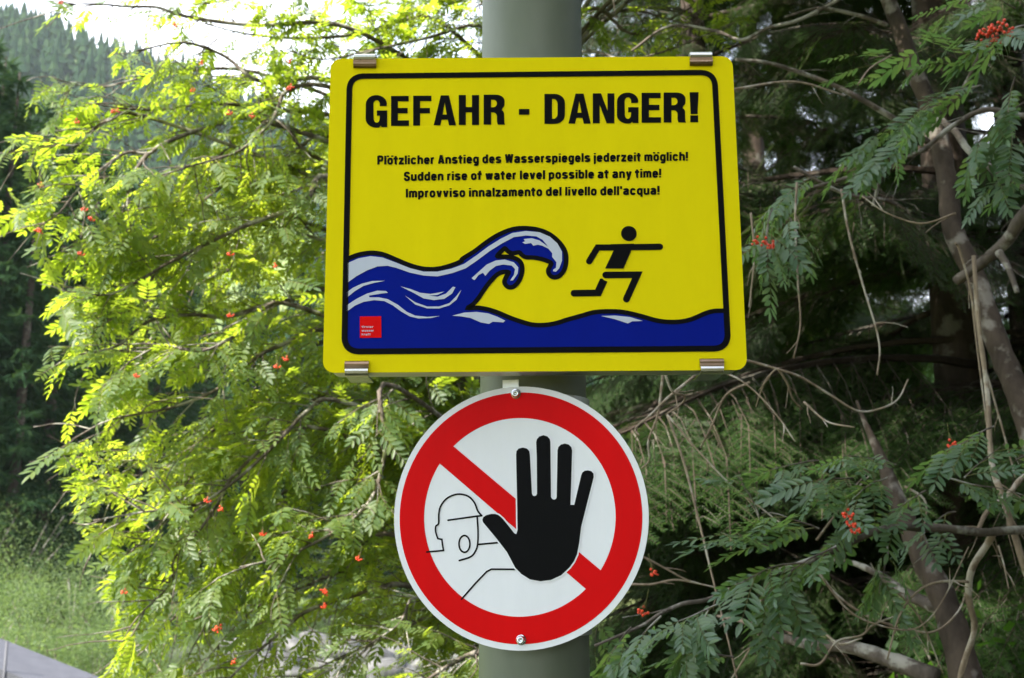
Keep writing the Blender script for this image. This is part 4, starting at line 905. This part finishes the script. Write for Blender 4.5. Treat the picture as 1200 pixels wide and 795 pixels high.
leafy('unseen_shade_tree', -4.05, -2.1, 10.8, 1.65, 50000, M_broad, 'unseen broad-crowned tree left of the post, added to shade the post and signs', 'tree', 'unseen trees added for shade', .14, 77, .8, 8, None, 3.8)  # added out of view; its crown keeps sun off post, signs and right rowan
leafy('unseen_shade_tree', -.8, -6.3, 9.0, 2.2, 40000, M_broad, 'unseen broad-crowned tree behind the camera, added to shade the firs at right', 'tree', 'unseen trees added for shade', .14, 78, .8, 8, None, 3.4)  # second added tree out of view, blocks sun from the right-hand firs
# ================================================================== FAR SPRUCES (left)
def spruce_crown(seed, H=16.0):
    r = np.random.default_rng(seed); V = []; T = []; b = 0; z = .8
    while z < H * .98:
        s = z / H; Lb = 3.0 * (1 - s) ** .8 * r.uniform(.6, 1.12) + .12; a = r.uniform(0, 6.28); k = 16
        da = np.array([math.cos(a), math.sin(a), 0]); sa = np.array([-da[1], da[0], 0]); n = int(52 * Lb / 2 + 8)
        t = r.uniform(.12, 1, n); p = da * (Lb * t)[:, None] + sa * (r.normal(0, .16, n) * Lb * (1.05 - t))[:, None]
        p[:, 2] = z - .28 * Lb * t ** 1.5 + .1 * Lb * t ** 4
        d = da * r.uniform(.2, .9, n)[:, None] + sa * r.normal(0, .5, n)[:, None]; d[:, 2] = r.normal(-.3, .4, n); d /= np.linalg.norm(d, axis=1)[:, None]
        w_ = np.cross(d, r.normal(0, 1, (n, 3))); w_ /= np.linalg.norm(w_, axis=1)[:, None]; l = r.uniform(.22, .5, n)[:, None]
        v = np.stack([p - w_ * .03, p + w_ * .03, p + d * l * .6 + w_ * .035, p + d * l], 1).reshape(-1, 3); i = np.arange(n)[:, None] * 4 + b
        V.append(v); T.append(i + [0, 1, 2]); T.append(i + [0, 2, 3]); b += n * 4; z += .085 * r.uniform(.5, 1.4)
    return trimesh('crown', np.concatenate(V), np.concatenate(T), M_spruce)
SC = [spruce_crown(s) for s in (1, 2, 3)]
mbt = MB(); v, f = tube([(0, 0, -.8), (0, 0, 6), (0, 0, 12), (0, 0, 15.8)], [.24, .17, .09, .02], 8); mbt.add(v, f); STR = mbt.mesh('trunk', M_fbark, True)
print('crown tris', [len(m.polygons) for m in SC])
def spruce(px, Y, top, label, k):
    q = at(px, top, Y); x = q[0]; H = q[2] - float(terr(x, Y)); t = empty('spruce_tree', (x, Y, float(terr(x, Y)))); tag(t, label, 'tree', 'spruces of the wood behind the river')
    a = link('trunk', STR, t); c = link('crown', SC[k % 3], t); s = H / 16
    for o in (a, c): o.scale = (s, s, s)
    c.rotation_euler = (0, 0, k * 1.9); return t
spr = [(-80, 36, -20), (-40, 33, 0), (-8, 34, 38), (24, 35, 78), (52, 34, 150), (88, 36, 128), (120, 38, 165), (155, 42, 190), (200, 46, 200), (38, 44, 110), (70, 46, 105), (140, 50, 170), (250, 52, 250), (300, 55, 270), (350, 58, 300), (225, 60, 240), (400, 62, 320), (450, 60, 400), (500, 64, 420), (8, 42, 60), (178, 38, 330), (-170, 33, -60), (-220, 37, -80), (-330, 35, -90), (-400, 32, -60), (-460, 37, -60)]
spr = sorted(spr)
names = ['outermost', 'second', 'third', 'fourth', 'fifth', 'sixth', 'seventh', 'eighth', 'ninth', 'tenth', 'eleventh', 'twelfth', 'thirteenth', 'fourteenth', 'fifteenth', 'sixteenth', 'seventeenth', 'eighteenth', 'nineteenth', 'twentieth', 'twenty-first', 'twenty-second', 'twenty-third', 'twenty-fourth', 'twenty-fifth', 'last']
for k, (px, Y, H) in enumerate(spr): spruce(px, Y, H, f'dark spruce beyond the river, {names[k]} of its wood counted from the left', k)
# shaded wood on the slope: conifers far off that read as one mass
def cone_forest(name, pts, hs, m, seed):
    r = np.random.default_rng(seed); V = []; T = []; b = 0
    nl, ns = 5, 7
    for (x, y, z), h in zip(pts, hs):
        for l in range(nl):
            z0 = z + h * (.08 + .17 * l); z1 = z0 + h * (.30 - .015 * l); rr_ = h * .2 * (1 - l / nl) ** .8 * r.uniform(.85, 1.15); a = r.uniform(0, 6.28) + np.arange(ns) * 6.283 / ns
            jr = rr_ * r.uniform(.6, 1.2, ns); ring = np.stack([x + np.cos(a) * jr, y + np.sin(a) * jr, np.full(ns, z0) + r.uniform(-.04, .04, ns) * h], 1)
            V.append(ring); V.append([[x, y, min(z1, z + h)]]); T += [(b + i, b + (i + 1) % ns, b + ns) for i in range(ns)]; b += ns + 1
    return tag(link(name, trimesh(name, np.concatenate(V), np.array(T), m)), kind='stuff')
r = np.random.default_rng(9); n = 9000; yy = r.uniform(75, 640, n) ; xx = (r.uniform(-420, 1100, n) - 400) / FP * yy * 1.0
den = fbm(xx, yy, 45) + .55 - .0 * yy; meadow = (np.abs((xx / yy) + .27 - (yy - 240) * .0006) < .075) & (yy > 190) & (yy < 300)
ok = (r.random(n) < np.clip(den + .55, .25, 1)) & ~meadow; xx, yy = xx[ok], yy[ok]
o = cone_forest('hillside_forest', np.stack([xx, yy, terr(xx, yy)], 1), r.uniform(9, 20, len(xx)), M_spruce, 3); tag(o, 'conifer forest covering the far mountain side')
# thicket of willows between the river and the wood
r = random.Random(4); k = 0
wl = []
for px, Y, h in [(p_, y_ + (10 if p_ > 205 else 0), h_) for p_, y_, h_ in [(-30, 29, 2.6), (15, 27, 2.3), (60, 28, 2.0), (100, 30, 2.5), (140, 28, 2.1), (180, 30, 2.4), (225, 29, 2.0), (30, 24, 1.35), (85, 23.5, 1.2), (130, 24, 1.3), (175, 24.5, 1.2), (-20, 32, 3.4), (25, 33, 3.6), (270, 31, 1.9), (330, 32, 2.0), (390, 33, 1.8), (450, 34, 1.9), (510, 34, 1.7), (560, 35, 2)]]: wl.append((px, Y, h))
wl.sort()
for k, (px, Y, h) in enumerate(wl):
    x = (px - 600) / FP * Y
    leafy('willow_shrub', x, Y, h, h * .62, int(4200 * h / 2), M_shrub, f'soft green willow shrub on the river bank, {names[k]} counted from the left', 'shrub', 'willow shrubs below the wood', .08, 50 + k, .3, 6)
# tall grass on the bank
r = np.random.default_rng(2); n = 30000; yy = np.where(r.random(n) < .6, r.uniform(15, 34, n), r.uniform(22, 48, n)); xx = (np.where((yy < 35) & (r.random(n) < .72), r.uniform(-60, 205, n), r.uniform(150, 700, n)) - 600) / FP * yy; zz = terr(xx, yy)
hh = r.uniform(.15, .45, n)[:, None]; a = r.uniform(0, 6.28, n); p = np.stack([xx, yy, zz - .02], 1); s = np.stack([np.cos(a), np.sin(a), 0 * a], 1) * .012; tip = p + np.stack([r.normal(0, .12, n), r.normal(0, .12, n), hh[:, 0]], 1)
V = np.stack([p - s, p + s, tip], 1).reshape(-1, 3); o = link('meadow_grass', trimesh('meadow_grass', V, np.arange(n * 3), M_grass)); tag(o, 'tall green grass on the river bank', kind='stuff')

# ================================================================== RIVER BED, STONES
mb = MB(); xs = np.linspace(-13, 0, 60); ys = np.linspace(24, 36, 18); XX, YY = np.meshgrid(xs, ys, indexing='ij'); ZZ = terr(XX, YY) + .04
mb.add(np.stack([XX, YY, ZZ], -1).reshape(-1, 3), [(i * 18 + j, (i + 1) * 18 + j, (i + 1) * 18 + j + 1, i * 18 + j + 1) for i in range(59) for j in range(17)])
gb = mb.build('gravel_bank', M_gravel, None, True); tag(gb, kind='structure')
def stone(seed):
    r = np.random.default_rng(seed); v = IV * (1 + .16 * r.normal(0, 1, (len(IV), 1)).clip(-1.2, 1.2)) * [1, .75, .55]; mb = MB(); mb.add(v, IF); return mb.mesh('stone', M_stone, True)
ST = [stone(s) for s in range(5)]; r = random.Random(8)
for i in range(290):
    Y = r.uniform(24, 35.5); px = r.uniform(290, 640); x = (px - 600) / FP * Y; o = link('stone', ST[i % 5], gb); s = .1 + .42 * r.random() ** 2.2
    o.location = (x, Y, float(terr(x, Y)) + s * .3); o.scale = (s * r.uniform(.8, 1.5), s, s * r.uniform(.7, 1.2)); o.rotation_euler = (r.uniform(-.5, .5), r.uniform(-.5, .5), r.uniform(0, 6))

# ================================================================== LOW BUILDING (bottom left)
ry = 17.0; c0 = at(-60, 733, ry + 1.2); c1 = at(108, 795, ry - .6)
hut = empty('low_building', (float(c0[0]), ry, float(terr(c0[0], ry)))); tag(hut, 'low pale building with a grey sheet roof and a downpipe, at the bottom left corner', 'building')
E0 = at(-90, 748, ry); E1 = at(112, 829, ry - .6)          # front eave line
dd = nrm(E1 - E0); up = np.array([0, 0, 1.]); bk = nrm(np.cross(up, dd)); L_ = np.linalg.norm(E1 - E0)
mb = MB(); o_ = np.array(hut.location)
def slab(mb, a, e1, e2, e3):
    P = [a, a + e1, a + e1 + e2, a + e2]; P += [p + e3 for p in P]; mb.add(np.array(P) - o_, [(3, 2, 1, 0), (4, 5, 6, 7), (0, 1, 5, 4), (1, 2, 6, 5), (2, 3, 7, 6), (3, 0, 4, 7)])
rd = bk * 1.2 + up * .05
slab(mb, E0, dd * L_, rd, -up * .16); roof = mb.build('roof', M_roof, hut)
hz = float(E1[2]) - .16
mb = MB(); a0 = E0 + bk * .12 - up * .17 + dd * .1; zb = o_[2] - .6
P = [a0, a0 + dd * (L_ - .25), a0 + dd * (L_ - .25) + bk * 1.0, a0 + bk * 1.0]; top = [np.array(p) for p in P]; bot = [np.array([p[0], p[1], zb]) for p in P]
top[2] = top[2] + up * .03; top[3] = top[3] + up * .03
mb.add(np.array(bot + top) - o_, [(3, 2, 1, 0), (4, 5, 6, 7), (0, 1, 5, 4), (1, 2, 6, 5), (2, 3, 7, 6), (3, 0, 4, 7)]); mb.build('wall', M_wallp, hut)
q = at(12, 752, ry - .2); mb = MB(); v, f = tube(np.array([[q[0], q[1] - .1, q[2] + .02], [q[0], q[1] - .1, zb]]) - o_, .022, 10); mb.add(v, f); mb.build('downpipe', M_roof, hut, True)

# ================================================================== VALLEY AIR
def haze_box(x0, x1, y0, y1, z0, z1, dens):
    mb = MB(); box(mb, x0, x1, y0, y1, z0, z1); m = bpy.data.materials.new('valley_air'); m.use_nodes = True; t = m.node_tree; t.nodes.clear()
    o = t.nodes.new('ShaderNodeOutputMaterial'); v = t.nodes.new('ShaderNodeVolumePrincipled'); v.inputs['Density'].default_value = dens; v.inputs['Color'].default_value = (.80, .88, 1, 1)
    v.inputs['Anisotropy'].default_value = 0; t.links.new(v.outputs[0], o.inputs['Volume']); h = mb.build('haze', m); tag(h, kind='stuff'); return h
zmin = float(Z.min()); zmax = float(Z.max())
haze_box(-2700, 2700, -2700, 2700, zmin - 1, zmax + 30, .00013)
sc.cycles.volume_bounces = 1
